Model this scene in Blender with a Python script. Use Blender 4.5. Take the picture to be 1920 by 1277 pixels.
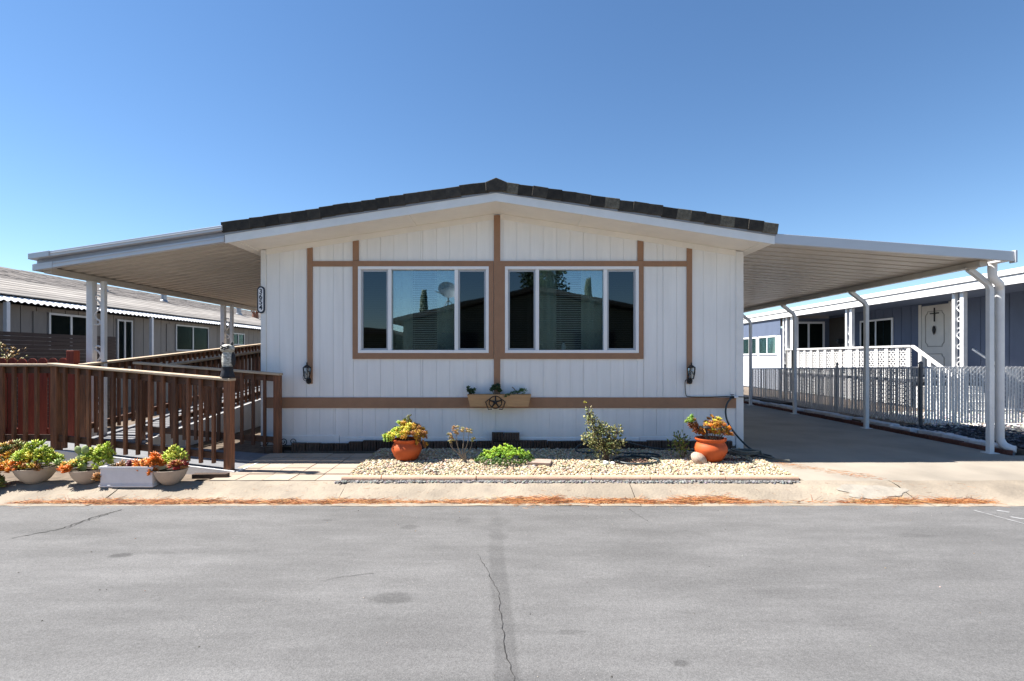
import bpy, bmesh, math, random
import numpy as np
from mathutils import Vector, Matrix
random.seed(7); rng = np.random.default_rng(7)
for o in list(bpy.data.objects): bpy.data.objects.remove(o)
scn = bpy.context.scene
COL = scn.collection
R = math.radians

# ------------------------------------------------------------------ camera, sky, sun, exposure
cam_d = bpy.data.cameras.new('camera'); cam = bpy.data.objects.new('camera', cam_d); COL.objects.link(cam)
cam.location = (0, 0, 1.40); cam.rotation_euler = (R(90), 0, 0)
cam_d.sensor_width = 36; cam_d.lens = 36*970/1920; cam_d.shift_y = 31.5/1920
cam_d.clip_end = 2000; cam_d.clip_start = 0.05
scn.camera = cam
SUN = Vector((-0.71, 0.055, 1.0)).normalized()            # direction towards the sun
elev = math.asin(SUN.z); azim = math.atan2(SUN.x, SUN.y)
w = bpy.data.worlds.new('World'); scn.world = w; w.use_nodes = True
nt = w.node_tree; nt.nodes.clear()
sky = nt.nodes.new('ShaderNodeTexSky'); sky.sky_type = 'NISHITA'; sky.sun_disc = False
sky.sun_elevation = elev; sky.sun_rotation = azim; sky.altitude = 400; sky.air_density = 1.0; sky.dust_density = 0.0; sky.ozone_density = 3.0
bg = nt.nodes.new('ShaderNodeBackground'); bg.inputs['Strength'].default_value = 0.064
wo = nt.nodes.new('ShaderNodeOutputWorld')
hs = nt.nodes.new('ShaderNodeHueSaturation'); hs.inputs['Saturation'].default_value = 1.12
nt.links.new(sky.outputs[0], hs.inputs['Color']); nt.links.new(hs.outputs[0], bg.inputs['Color']); nt.links.new(bg.outputs[0], wo.inputs['Surface'])
sd = bpy.data.lights.new('sun', 'SUN'); sd.energy = 4.9; sd.angle = R(0.53); sd.color = (1, 0.955, 0.89)
so = bpy.data.objects.new('sun', sd); COL.objects.link(so); so.location = (-20, 2, 30)
so.rotation_euler = SUN.to_track_quat('Z', 'Y').to_euler()
scn.render.engine = 'CYCLES'
scn.view_settings.view_transform = 'Standard'; scn.view_settings.look = 'None'
scn.view_settings.exposure = 1.46; scn.view_settings.gamma = 1
scn.cycles.max_bounces = 8; scn.cycles.transparent_max_bounces = 12

# ------------------------------------------------------------------ materials
MATS = {}
def mat(name, col, rough=0.7, var=0.12, scale=6.0, stretch=(1,1,1), bump=0.0, bscale=60.0, metal=0.0, col2=None, rnd=0.0, spec=0.4, dirt=0.0):
    """base colour varied by two noises (optionally towards col2), per-object random, fine bump"""
    if name in MATS: return MATS[name]
    m = bpy.data.materials.new(name); m.use_nodes = True; t = m.node_tree; N = t.nodes; L = t.links
    b = N['Principled BSDF']; b.inputs['Roughness'].default_value = rough; b.inputs['Metallic'].default_value = metal
    b.inputs['Specular IOR Level'].default_value = spec
    tc = N.new('ShaderNodeTexCoord'); mp = N.new('ShaderNodeMapping'); mp.inputs['Scale'].default_value = stretch
    L.new(tc.outputs['Object'], mp.inputs['Vector'])
    n1 = N.new('ShaderNodeTexNoise'); n1.inputs['Scale'].default_value = scale; n1.inputs['Detail'].default_value = 8; n1.inputs['Roughness'].default_value = 0.65
    L.new(mp.outputs[0], n1.inputs['Vector'])
    rp = N.new('ShaderNodeValToRGB'); rp.color_ramp.elements[0].position = 0.3; rp.color_ramp.elements[1].position = 0.72
    c = Vector(col[:3]); c2 = Vector(col2[:3]) if col2 else c*(1-2*var)
    rp.color_ramp.elements[0].color = (*c2, 1); rp.color_ramp.elements[1].color = (*(c*(1+(0 if col2 else var*0.6))), 1)
    L.new(n1.outputs['Fac'], rp.inputs['Fac'])
    out = rp.outputs['Color']
    if dirt > 0:
        n3 = N.new('ShaderNodeTexNoise'); n3.inputs['Scale'].default_value = 0.9; n3.inputs['Detail'].default_value = 6
        L.new(tc.outputs['Object'], n3.inputs['Vector'])
        mr = N.new('ShaderNodeMapRange'); mr.inputs[1].default_value = 0.45; mr.inputs[2].default_value = 0.75; mr.inputs[3].default_value = 1.0; mr.inputs[4].default_value = 1-dirt
        L.new(n3.outputs['Fac'], mr.inputs[0])
        mx = N.new('ShaderNodeMix'); mx.data_type = 'RGBA'; mx.blend_type = 'MULTIPLY'; mx.inputs[0].default_value = 1
        L.new(out, mx.inputs[6]); L.new(mr.outputs[0], mx.inputs[7]); out = mx.outputs[2]
    if rnd > 0:
        oi = N.new('ShaderNodeObjectInfo'); mr = N.new('ShaderNodeMapRange'); mr.inputs[3].default_value = 1-rnd; mr.inputs[4].default_value = 1+rnd
        L.new(oi.outputs['Random'], mr.inputs[0])
        mx = N.new('ShaderNodeMix'); mx.data_type = 'RGBA'; mx.blend_type = 'MULTIPLY'; mx.inputs[0].default_value = 1
        L.new(out, mx.inputs[6]); L.new(mr.outputs[0], mx.inputs[7]); out = mx.outputs[2]
    L.new(out, b.inputs['Base Color'])
    if bump > 0:
        n2 = N.new('ShaderNodeTexNoise'); n2.inputs['Scale'].default_value = bscale; n2.inputs['Detail'].default_value = 5
        L.new(mp.outputs[0], n2.inputs['Vector'])
        bp = N.new('ShaderNodeBump'); bp.inputs['Strength'].default_value = bump; bp.inputs['Distance'].default_value = 0.01
        L.new(n2.outputs['Fac'], bp.inputs['Height']); L.new(bp.outputs[0], b.inputs['Normal'])
    MATS[name] = m
    return m
def attr_mat(name, rough=0.6, sss=0.0, bump=0.0, spec=0.4):
    """colour comes from the per-piece colour attribute (each leaf or stone has its own)"""
    if name in MATS: return MATS[name]
    m = bpy.data.materials.new(name); m.use_nodes = True; t = m.node_tree; b = t.nodes['Principled BSDF']
    b.inputs['Roughness'].default_value = rough; b.inputs['Specular IOR Level'].default_value = spec
    a = t.nodes.new('ShaderNodeAttribute'); a.attribute_name = 'Col'
    n = t.nodes.new('ShaderNodeTexNoise'); n.inputs['Scale'].default_value = 45; n.inputs['Detail'].default_value = 4
    tc = t.nodes.new('ShaderNodeTexCoord'); t.links.new(tc.outputs['Object'], n.inputs['Vector'])
    mr = t.nodes.new('ShaderNodeMapRange'); mr.inputs[3].default_value = 0.75; mr.inputs[4].default_value = 1.2
    t.links.new(n.outputs['Fac'], mr.inputs[0])
    mx = t.nodes.new('ShaderNodeMix'); mx.data_type = 'RGBA'; mx.blend_type = 'MULTIPLY'; mx.inputs[0].default_value = 1
    t.links.new(a.outputs['Color'], mx.inputs[6]); t.links.new(mr.outputs[0], mx.inputs[7])
    t.links.new(mx.outputs[2], b.inputs['Base Color'])
    if sss > 0:
        tr = t.nodes.new('ShaderNodeBsdfTranslucent'); ms = t.nodes.new('ShaderNodeMixShader'); ms.inputs[0].default_value = sss
        t.links.new(mx.outputs[2], tr.inputs['Color']); t.links.new(b.outputs[0], ms.inputs[1]); t.links.new(tr.outputs[0], ms.inputs[2])
        t.links.new(ms.outputs[0], t.nodes['Material Output'].inputs['Surface'])
    MATS[name] = m
    return m
def glass_mat(name, refl=0.22, tint=(0.6,0.66,0.66), rough=0.0):
    m = bpy.data.materials.new(name); m.use_nodes = True; t = m.node_tree; t.nodes.remove(t.nodes['Principled BSDF'])
    tr = t.nodes.new('ShaderNodeBsdfTransparent'); tr.inputs[0].default_value = (*tint, 1)
    gl = t.nodes.new('ShaderNodeBsdfGlossy'); gl.inputs['Roughness'].default_value = rough; gl.inputs['Color'].default_value = (0.78, 0.92, 1, 1)
    wn = t.nodes.new('ShaderNodeTexNoise'); wn.inputs['Scale'].default_value = 2.6; wn.inputs['Detail'].default_value = 1
    tc = t.nodes.new('ShaderNodeTexCoord'); t.links.new(tc.outputs['Object'], wn.inputs['Vector'])
    wb = t.nodes.new('ShaderNodeBump'); wb.inputs['Strength'].default_value = 1.0; wb.inputs['Distance'].default_value = 0.0005     # slightly wavy pane
    t.links.new(wn.outputs['Fac'], wb.inputs['Height']); t.links.new(wb.outputs[0], gl.inputs['Normal'])
    fr = t.nodes.new('ShaderNodeFresnel'); fr.inputs[0].default_value = 1.5
    ad = t.nodes.new('ShaderNodeMath'); ad.operation = 'ADD'; ad.use_clamp = True; ad.inputs[1].default_value = refl-0.04
    t.links.new(fr.outputs[0], ad.inputs[0])
    mx = t.nodes.new('ShaderNodeMixShader'); t.links.new(ad.outputs[0], mx.inputs[0]); t.links.new(tr.outputs[0], mx.inputs[1]); t.links.new(gl.outputs[0], mx.inputs[2])
    t.links.new(mx.outputs[0], t.nodes['Material Output'].inputs['Surface'])
    MATS[name] = m
    return m

M_siding = mat('white_siding', (0.86,0.85,0.83), 0.55, 0.04, 3, (3,3,0.25), 0.10, 90, dirt=0.07)
M_white = mat('white_paint', (0.80,0.79,0.77), 0.45, 0.04, 5, dirt=0.06)
M_soffit = mat('soffit_paint', (0.86,0.82,0.75), 0.6, 0.03, 5, dirt=0.05)
M_trim = mat('brown_trim_paint', (0.335,0.185,0.108), 0.6, 0.06, 8, (1,1,1), 0.15, 50)
M_vinyl = mat('white_vinyl', (0.82,0.82,0.83), 0.3, 0.02, 5)
M_alu = mat('screen_frame_metal', (0.45,0.46,0.48), 0.4, 0.05, 5, metal=0.3)
M_tile = mat('dark_roof_tile', (0.062,0.052,0.040), 0.9, 0.3, 14, bump=0.6, bscale=40, col2=(0.026,0.023,0.020), rnd=0.35)
M_tilepale = mat('pale_roof_tile', (0.20,0.175,0.13), 0.9, 0.3, 22, bump=0.6, bscale=40, col2=(0.07,0.06,0.045))
M_drip = mat('grey_drip_metal', (0.30,0.31,0.34), 0.45, 0.08, 6, metal=0.4)
M_awn = mat('painted_awning_metal', (0.50,0.45,0.39), 0.42, 0.05, 2.5, spec=0.5, dirt=0.12)
M_fasc = mat('awning_fascia_metal', (0.54,0.55,0.58), 0.35, 0.05, 3, (0.3,1,1), metal=0.2, dirt=0.1)  # shade on the front faces put into a darker, bluish grey
M_lilac = mat('shade_lilac_fascia', (0.36,0.375,0.43), 0.4, 0.06, 4, metal=0.15)  # shade on the set-back fascia band put into the colour as lilac
M_post = mat('white_post_metal', (0.74,0.74,0.74), 0.4, 0.05, 6, dirt=0.12)
M_wood = mat('stained_redwood', (0.235,0.092,0.040), 0.6, 0.2, 5, (9,9,0.7), 0.35, 30, col2=(0.075,0.035,0.020), rnd=0.38)
M_woodh = mat('stained_redwood_rail', (0.15,0.075,0.042), 0.65, 0.2, 5, (0.7,9,9), 0.35, 30, col2=(0.06,0.033,0.022), rnd=0.2)
M_cap = mat('weathered_sunlit_cap_rail', (0.62,0.49,0.35), 0.75, 0.2, 4, (0.8,8,8), 0.35, 25, col2=(0.34,0.25,0.17), rnd=0.12)  # weathered wood, with the sunlit highlight put into the pale tan
M_capd = mat('weathered_sunlit_cap_rail_depth', (0.58,0.46,0.33), 0.75, 0.2, 4, (8,0.8,8), 0.35, 25, col2=(0.34,0.25,0.17))  # same painted-in sunlit tan, grain running in depth
M_red = mat('red_fence_stain', (0.27,0.047,0.022), 0.65, 0.15, 6, (6,6,0.6), 0.3, 30, rnd=0.15)
M_darkslat = mat('dark_brown_slat', (0.062,0.046,0.042), 0.6, 0.15, 6, (1,0.5,4), 0.1, 30, rnd=0.15)
M_deck = mat('grey_roll_decking', (0.20,0.205,0.22), 0.9, 0.12, 12, bump=0.4, bscale=200)
M_conc = mat('driveway_concrete', (0.32,0.278,0.225), 0.85, 0.10, 1.6, (1,0.6,1), bump=0.25, bscale=70, col2=(0.26,0.23,0.19), dirt=0.3)
M_kerb = mat('kerb_concrete', (0.345,0.29,0.22), 0.9, 0.10, 3, bump=0.8, bscale=40, col2=(0.225,0.19,0.15), dirt=0.4)
M_paver = mat('paver_concrete', (0.38,0.305,0.235), 0.88, 0.1, 7, bump=0.35, bscale=90, col2=(0.34,0.27,0.21), rnd=0.10)
M_dirt = mat('bare_soil', (0.17,0.13,0.095), 0.95, 0.25, 9, bump=0.6, bscale=30)
M_mortar = mat('rough_mortar', (0.20,0.195,0.19), 0.95, 0.25, 30, bump=0.8, bscale=60)
M_terra = mat('terracotta', (0.52,0.095,0.020), 0.6, 0.10, 5, bump=0.1, bscale=60, dirt=0.1)
M_terraP = mat('faded_terracotta_border', (0.60,0.39,0.27), 0.85, 0.12, 7, bump=0.3, bscale=60, rnd=0.1)
M_brick = mat('dark_edging_brick', (0.105,0.068,0.050), 0.9, 0.25, 16, bump=0.5, bscale=50, rnd=0.25)
M_brickred = mat('red_border_brick', (0.13,0.05,0.036), 0.9, 0.2, 14, bump=0.4, bscale=50, rnd=0.25)
M_bowl = mat('stone_coloured_bowl', (0.50,0.42,0.34), 0.7, 0.08, 10, bump=0.1, bscale=60, rnd=0.06)
M_whitepl = mat('white_planter', (0.78,0.77,0.77), 0.6, 0.05, 8, dirt=0.1)
M_soil = mat('potting_soil', (0.06,0.042,0.03), 0.95, 0.3, 40, bump=0.9, bscale=70)
M_black = mat('black_iron', (0.012,0.012,0.014), 0.5, 0.1, 20)
M_hose = mat('dark_green_hose', (0.035,0.05,0.055), 0.4, 0.1, 20)
M_hosegrey = mat('dusty_grey_hose', (0.16,0.165,0.14), 0.55, 0.15, 20)
M_box = mat('planter_box_wood', (0.50,0.29,0.14), 0.6, 0.1, 6, (0.6,4,4), 0.1, 30)
M_stem = mat('dry_stem', (0.27,0.20,0.13), 0.85, 0.2, 20)
M_bark = mat('bark', (0.13,0.09,0.06), 0.9, 0.25, 12, (3,3,0.8), 0.6, 20)
M_leaf = attr_mat('leaf', 0.45, 0.18)
M_stone = attr_mat('pebble', 0.85)
M_needle = attr_mat('needle', 0.7, 0.0)
M_glass = glass_mat('window_glass', 0.20, (0.80,0.87,0.86))
M_screen = glass_mat('insect_screen_glass', 0.075, (0.20,0.215,0.24), 0.02)
M_nglass = glass_mat('neighbour_glass', 0.0, (0.62,0.68,0.68), 0.05)
for n_ in M_nglass.node_tree.nodes:
    if n_.type == 'FRESNEL': n_.inputs[0].default_value = 1.12
M_room = mat('dim_interior', (0.20,0.17,0.14), 0.9, 0.1, 2)
M_curtain = mat('sage_curtain', (0.80,0.84,0.74), 0.9, 0.08, 3)
M_blind = mat('blind_slat', (0.80,0.78,0.70), 0.6, 0.03, 4)
M_blue = mat('blue_grey_siding', (0.11,0.138,0.205), 0.65, 0.06, 3, (1,1,0.4), 0.1, 60)
M_palew = mat('pale_blue_wall', (0.62,0.66,0.74), 0.6, 0.04, 3)
M_nwall = mat('greige_wall_panel', (0.225,0.212,0.195), 0.7, 0.06, 4, (1,3,0.5), rnd=0.05, dirt=0.15)
M_shing = mat('weathered_shingle', (0.21,0.185,0.165), 0.95, 0.2, 7, (1,1,1), 0.6, 40, col2=(0.085,0.075,0.068), rnd=0.12)
M_metalroof = mat('weathered_white_metal_roof', (0.42,0.385,0.34), 0.75, 0.1, 3, (4,0.35,4), col2=(0.13,0.11,0.092), rnd=0.25)
M_galv = mat('galvanised_steel', (0.33,0.34,0.36), 0.45, 0.1, 12, metal=0.6)
M_fpost = mat('dark_fence_post', (0.10,0.105,0.115), 0.5, 0.1, 12, metal=0.3)
M_slat = mat('white_fence_slat', (0.66,0.66,0.66), 0.5, 0.06, 8, dirt=0.12)
M_door = mat('cream_door_paint', (0.66,0.62,0.55), 0.5, 0.04, 5)
M_brownpanel = mat('brown_screen_panel', (0.07,0.06,0.05), 0.8, 0.1, 6)
M_navy = mat('navy_plaque', (0.012,0.018,0.04), 0.4, 0.1, 8)
M_ground = mat('dry_ground', (0.24,0.20,0.15), 0.95, 0.2, 0.6, bump=0.4, bscale=8)
M_tar = mat('sealed_asphalt', (0.165,0.165,0.168), 0.85, 0.12, 18, bump=0.4, bscale=160)
M_crack = mat('crack_shadow', (0.028,0.027,0.026), 0.95, 0.2, 20)
M_chalk = mat('worn_white_marking', (0.36,0.36,0.36), 0.9, 0.25, 14, col2=(0.17,0.17,0.175))

def asphalt():
    m = bpy.data.materials.new('worn_asphalt'); m.use_nodes = True; t = m.node_tree; N = t.nodes; L = t.links
    b = N['Principled BSDF']; b.inputs['Roughness'].default_value = 0.86; b.inputs['Specular IOR Level'].default_value = 0.3
    tc = N.new('ShaderNodeTexCoord'); P = tc.outputs['Object']
    def noise(sc, det=6, stretch=None, rough=0.6):
        n = N.new('ShaderNodeTexNoise'); n.inputs['Scale'].default_value = sc; n.inputs['Detail'].default_value = det; n.inputs['Roughness'].default_value = rough
        if stretch:
            mp = N.new('ShaderNodeMapping'); mp.inputs['Scale'].default_value = stretch; L.new(P, mp.inputs[0]); L.new(mp.outputs[0], n.inputs[0])
        else: L.new(P, n.inputs[0])
        return n.outputs['Fac']
    def mrange(v, a, b_, c, d):
        r = N.new('ShaderNodeMapRange'); r.interpolation_type = 'SMOOTHSTEP'
        for i, x in zip((1,2,3,4), (a,b_,c,d)): r.inputs[i].default_value = x
        L.new(v, r.inputs[0]); return r.outputs[0]
    def mul(a, b_):
        x = N.new('ShaderNodeMath'); x.operation = 'MULTIPLY'; L.new(a, x.inputs[0])
        if isinstance(b_, float): x.inputs[1].default_value = b_
        else: L.new(b_, x.inputs[1])
        return x.outputs[0]
    v = mrange(noise(0.8, 5, (0.35,1.3,1)), 0.3, 0.7, 0.90, 1.08)
    v = mul(v, mrange(noise(3.0, 8, (0.25,2.2,1)), 0.25, 0.75, 0.92, 1.07))
    v = mul(v, mrange(noise(170, 3), 0.3, 0.7, 0.76, 1.24)); v = mul(v, mrange(noise(48, 4), 0.3, 0.7, 0.92, 1.08)); v = mul(v, mrange(noise(2.2, 9, (0.6,1.6,1), 0.7), 0.35, 0.7, 0.87, 1.08))
    # pale worn grains
    vo = N.new('ShaderNodeTexVoronoi'); vo.inputs['Scale'].default_value = 62; L.new(P, vo.inputs['Vector'])
    g = mrange(vo.outputs['Distance'], 0.08, 0.18, 1.0, 0.0); g = mul(g, mrange(noise(1.1, 4), 0.48, 0.70, 0.0, 1.0))
    # stains: (x, y, rx, ry, strength)
    nz = noise(9, 5)
    stains = [(-0.78,3.33,0.155,0.085,0.30),(-3.06,4.05,0.09,0.05,0.42),(-2.72,4.10,0.06,0.03,0.16),(-0.93,4.72,0.10,0.07,0.26),(-0.45,4.90,0.10,0.10,0.12),
              (-0.11,4.90,0.09,0.16,0.13),(-0.12,4.5,0.10,0.12,0.16),(-1.75,4.92,0.05,0.03,0.2),(0.34,2.92,0.09,0.03,0.18),(0.86,2.62,0.05,0.03,0.35),(1.9,3.4,0.35,0.10,0.10),(3.5,4.5,0.22,0.06,0.18),(-3.9,4.6,0.5,0.1,0.12),(1.2,4.6,0.5,0.15,0.10)]
    for (sx, sy, rx, ry, s) in stains:
        mp = N.new('ShaderNodeMapping'); mp.inputs['Location'].default_value = (-sx/rx, -sy/ry, 0); mp.inputs['Scale'].default_value = (1/rx, 1/ry, 0); L.new(P, mp.inputs[0])
        ln = N.new('ShaderNodeVectorMath'); ln.operation = 'LENGTH'; L.new(mp.outputs[0], ln.inputs[0])
        ad = N.new('ShaderNodeMath'); ad.operation = 'MULTIPLY_ADD'; L.new(nz, ad.inputs[0]); ad.inputs[1].default_value = 1.1; L.new(ln.outputs['Value'], ad.inputs[2])
        v = mul(v, mrange(ad.outputs[0], 1.15, 1.75, 1-s, 1.0))
    # worn sealed seam running across the street, soft-edged
    sx = N.new('ShaderNodeSeparateXYZ'); L.new(P, sx.inputs[0])
    def madd(a, k, c):
        x = N.new('ShaderNodeMath'); x.operation = 'MULTIPLY_ADD'; L.new(a, x.inputs[0]); x.inputs[1].default_value = k
        if isinstance(c, float): x.inputs[2].default_value = c
        else: L.new(c, x.inputs[2])
        return x.outputs[0]
    off = madd(sx.outputs['Y'], 0.062, sx.outputs['X']); off = madd(off, 1.0, -0.16); off = madd(nz, 0.05, off)
    ab = N.new('ShaderNodeMath'); ab.operation = 'ABSOLUTE'; L.new(off, ab.inputs[0])
    band = mrange(ab.outputs[0], 0.045, 0.075, 1.0, 0.0); band = mul(band, mrange(sx.outputs['Y'], 3.6, 4.7, 1.0, 0.35)); band = mul(band, mrange(noise(5, 5), 0.3, 0.6, 0.5, 1.0))
    v = mul(v, madd(band, -0.24, 1.0))
    mx = N.new('ShaderNodeMix'); mx.data_type = 'RGBA'; mx.blend_type = 'MULTIPLY'; mx.inputs[0].default_value = 1
    mx.inputs[6].default_value = (0.128,0.126,0.125,1); L.new(v, mx.inputs[7])
    m2 = N.new('ShaderNodeMix'); m2.data_type = 'RGBA'; L.new(mul(g, 0.6), m2.inputs[0]); L.new(mx.outputs[2], m2.inputs[6]); m2.inputs[7].default_value = (0.46,0.43,0.39,1)
    L.new(m2.outputs[2], b.inputs['Base Color'])
    bp = N.new('ShaderNodeBump'); bp.inputs['Strength'].default_value = 0.45; bp.inputs['Distance'].default_value = 0.006
    L.new(noise(150, 4), bp.inputs['Height']); L.new(bp.outputs[0], b.inputs['Normal'])
    return m
M_asph = asphalt()

# ------------------------------------------------------------------ mesh helpers
WL = {}     # world origin of every object built (children share their parent's)
class MB:
    def __init__(s): s.v = []; s.f = []
    def add(s, vs, fs):
        n = len(s.v); s.v += [tuple(p) for p in vs]; s.f += [tuple(i+n for i in f) for f in fs]; return s
    def box(s, x0, x1, y0, y1, z0, z1):
        if x0 > x1: x0, x1 = x1, x0
        if y0 > y1: y0, y1 = y1, y0
        if z0 > z1: z0, z1 = z1, z0
        return s.add([(x0,y0,z0),(x1,y0,z0),(x1,y1,z0),(x0,y1,z0),(x0,y0,z1),(x1,y0,z1),(x1,y1,z1),(x0,y1,z1)],
                     [(0,3,2,1),(4,5,6,7),(0,1,5,4),(1,2,6,5),(2,3,7,6),(3,0,4,7)])
    def bar(s, a, b, wx, wz, up=(0,0,1)):
        """square bar from a to b, wx wide sideways, wz along up"""
        a = Vector(a); b = Vector(b); d = (b-a).normalized(); up = Vector(up)
        side = d.cross(up)
        if side.length < 1e-4: side = Vector((1,0,0))
        side.normalize(); u = side.cross(d).normalized()
        vs = []
        for p in (a, b):
            for (i, j) in ((-1,-1),(1,-1),(1,1),(-1,1)): vs.append(p + side*(i*wx/2) + u*(j*wz/2))
        return s.add(vs, [(0,3,2,1),(4,5,6,7),(0,1,5,4),(1,2,6,5),(2,3,7,6),(3,0,4,7)][0:1] + [(4,5,6,7),(0,1,5,4),(1,2,6,5),(2,3,7,6),(3,0,4,7)])
    def pxz(s, poly, y0, y1):
        """prism: polygon in (x,z) (counter-clockwise seen from -y) from y0 to y1"""
        n = len(poly)
        vs = [(x,y0,z) for x,z in poly] + [(x,y1,z) for x,z in poly]
        return s.add(vs, [tuple(range(n)), tuple(range(2*n-1, n-1, -1))] + [(i, i+n, (i+1)%n+n, (i+1)%n) for i in range(n)])
    def pyz(s, poly, x0, x1):
        n = len(poly)
        vs = [(x0,y,z) for y,z in poly] + [(x1,y,z) for y,z in poly]
        return s.add(vs, [tuple(range(n-1,-1,-1)), tuple(range(n, 2*n))] + [(i, (i+1)%n, (i+1)%n+n, i+n) for i in range(n)])
    def tube(s, pts, r, n=8, cap=True, rot=0.0):
        pts = [Vector(p) for p in pts]; m = len(pts); rs = r if isinstance(r, (list, tuple)) else [r]*m
        base = len(s.v); prev = None
        for i, p in enumerate(pts):
            d = (pts[min(i+1, m-1)] - pts[max(i-1, 0)]).normalized()
            if prev is None:
                ref = Vector((0,0,1)) if abs(d.z) < 0.9 else Vector((0,1,0)); u = d.cross(ref).normalized()
            else: u = (prev - d*prev.dot(d)).normalized()
            prev = u; v = d.cross(u)
            for k in range(n):
                a = 2*math.pi*k/n + rot; s.v.append(tuple(p + (u*math.cos(a) + v*math.sin(a))*rs[i]))
        for i in range(m-1):
            for k in range(n):
                a = base+i*n+k; b = base+i*n+(k+1)%n; s.f.append((a, b, b+n, a+n))
        if cap:
            s.f.append(tuple(base+k for k in range(n-1,-1,-1))); s.f.append(tuple(base+(m-1)*n+k for k in range(n)))
        return s
    def lathe(s, prof, c, n=24, sx=1.0, sy=1.0, rib=0.0, ribn=0):
        base = len(s.v); m = len(prof)
        for (r, z) in prof:
            for k in range(n):
                a = 2*math.pi*k/n; rr = r*(1+rib*math.cos(ribn*a)); s.v.append((c[0]+rr*sx*math.cos(a), c[1]+rr*sy*math.sin(a), c[2]+z))
        for i in range(m-1):
            for k in range(n):
                a = base+i*n+k; b = base+i*n+(k+1)%n; s.f.append((a, b, b+n, a+n))
        s.f.append(tuple(base+k for k in range(n-1,-1,-1))); s.f.append(tuple(base+(m-1)*n+k for k in range(n)))
        return s
    def grid(s, fn, nu, nv):
        base = len(s.v)
        for i in range(nu+1):
            for j in range(nv+1): s.v.append(tuple(fn(i/nu, j/nv)))
        for i in range(nu):
            for j in range(nv):
                a = base+i*(nv+1)+j; s.f.append((a, a+nv+1, a+nv+2, a+1))
        return s
    def build(s, name, m, parent=None, smooth=False, origin=None, bevel=0.0, kind=None):
        V = np.array(s.v, dtype=float)
        if parent is not None: og = WL[parent.name]
        elif origin is not None: og = Vector(origin)
        else:
            lo = V.min(0); hi = V.max(0); og = Vector(((lo[0]+hi[0])/2, (lo[1]+hi[1])/2, lo[2]))
        me = bpy.data.meshes.new(name); me.from_pydata((V-np.array(og)).tolist(), [], s.f)
        bm = bmesh.new(); bm.from_mesh(me); bmesh.ops.recalc_face_normals(bm, faces=bm.faces); bm.to_mesh(me); bm.free()
        me.materials.append(m)
        if smooth: me.polygons.foreach_set('use_smooth', [True]*len(me.polygons)); 
        o = bpy.data.objects.new(name, me); COL.objects.link(o)
        if parent is not None: o.parent = parent
        else: o.location = og
        WL[o.name] = og
        if bevel > 0:
            md = o.modifiers.new('bevel', 'BEVEL'); md.width = bevel; md.segments = 2; md.limit_method = 'ANGLE'; md.angle_limit = R(40)
        if smooth and bevel == 0:
            try: me.set_sharp_from_angle(angle=R(50))
            except Exception: pass
        if kind: o['kind'] = kind
        return o
def thing(name, loc, label, cat, group=None):
    o = bpy.data.objects.new(name, None); COL.objects.link(o); o.location = loc; o.empty_display_size = 0.1
    o['label'] = label; o['category'] = cat
    if group: o['group'] = group
    WL[o.name] = Vector(loc); return o
def tag(o, label, cat, group=None):
    o['label'] = label; o['category'] = cat
    if group: o['group'] = group
    return o
def struct(o): o['kind'] = 'structure'; return o
def bx(name, m, parent, x0, x1, y0, y1, z0, z1, bevel=0.0): return MB().box(x0,x1,y0,y1,z0,z1).build(name, m, parent, bevel=bevel)
def smooth_path(pts, n=6):
    P = [Vector(p) for p in pts]; out = []
    for i in range(len(P)-1):
        p0 = P[max(i-1,0)]; p1 = P[i]; p2 = P[i+1]; p3 = P[min(i+2,len(P)-1)]
        for k in range(n):
            t = k/n; out.append(0.5*((2*p1)+(p2-p0)*t+(2*p0-5*p1+4*p2-p3)*t*t+(3*p1-p0-3*p2+p3)*t**3))
    out.append(P[-1]); return out

def piece_mesh(name, base_v, base_f, mats4, cols, m, parent=None, origin=(0,0,0), smooth=True, kind=None):
    """many small pieces (leaves, stones, needles) as one mesh: base shape x affine matrices, one colour each"""
    B = np.array(base_v); F = np.array(base_f); n = len(mats4); A = np.array(mats4)
    V = np.einsum('nij,vj->nvi', A[:, :3, :3], B) + A[:, None, :3, 3]
    og = WL[parent.name] if parent is not None else Vector(origin)
    V = V.reshape(-1, 3) - np.array(og)
    FF = (F[None] + (np.arange(n)*len(B))[:, None, None]).reshape(-1, F.shape[1])
    me = bpy.data.meshes.new(name); me.vertices.add(len(V)); me.vertices.foreach_set('co', V.ravel())
    k = F.shape[1]; me.loops.add(FF.size); me.loops.foreach_set('vertex_index', FF.ravel().astype(np.int32))
    me.polygons.add(len(FF)); me.polygons.foreach_set('loop_start', np.arange(0, FF.size, k, dtype=np.int32))
    me.update(calc_edges=True)
    if smooth: me.polygons.foreach_set('use_smooth', np.ones(len(FF), dtype=bool))
    ca = me.color_attributes.new('Col', 'FLOAT_COLOR', 'POINT')
    C = np.ones((len(V), 4)); C[:, :3] = np.repeat(np.array(cols), len(B), axis=0); ca.data.foreach_set('color', C.ravel())
    me.materials.append(m); me.validate()
    o = bpy.data.objects.new(name, me); COL.objects.link(o)
    if parent is not None: o.parent = parent
    else: o.location = og
    WL[o.name] = og
    if kind: o['kind'] = kind
    return o
LEAF_V = [(0,0,0),(0,0,1),(-0.5,0,0.6),(0.5,0,0.6),(0,0.5,0.55),(0,-0.5,0.55)]
LEAF_F = [(0,4,2),(0,3,4),(0,5,3),(0,2,5),(1,2,4),(1,4,3),(1,3,5),(1,5,2)]
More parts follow.
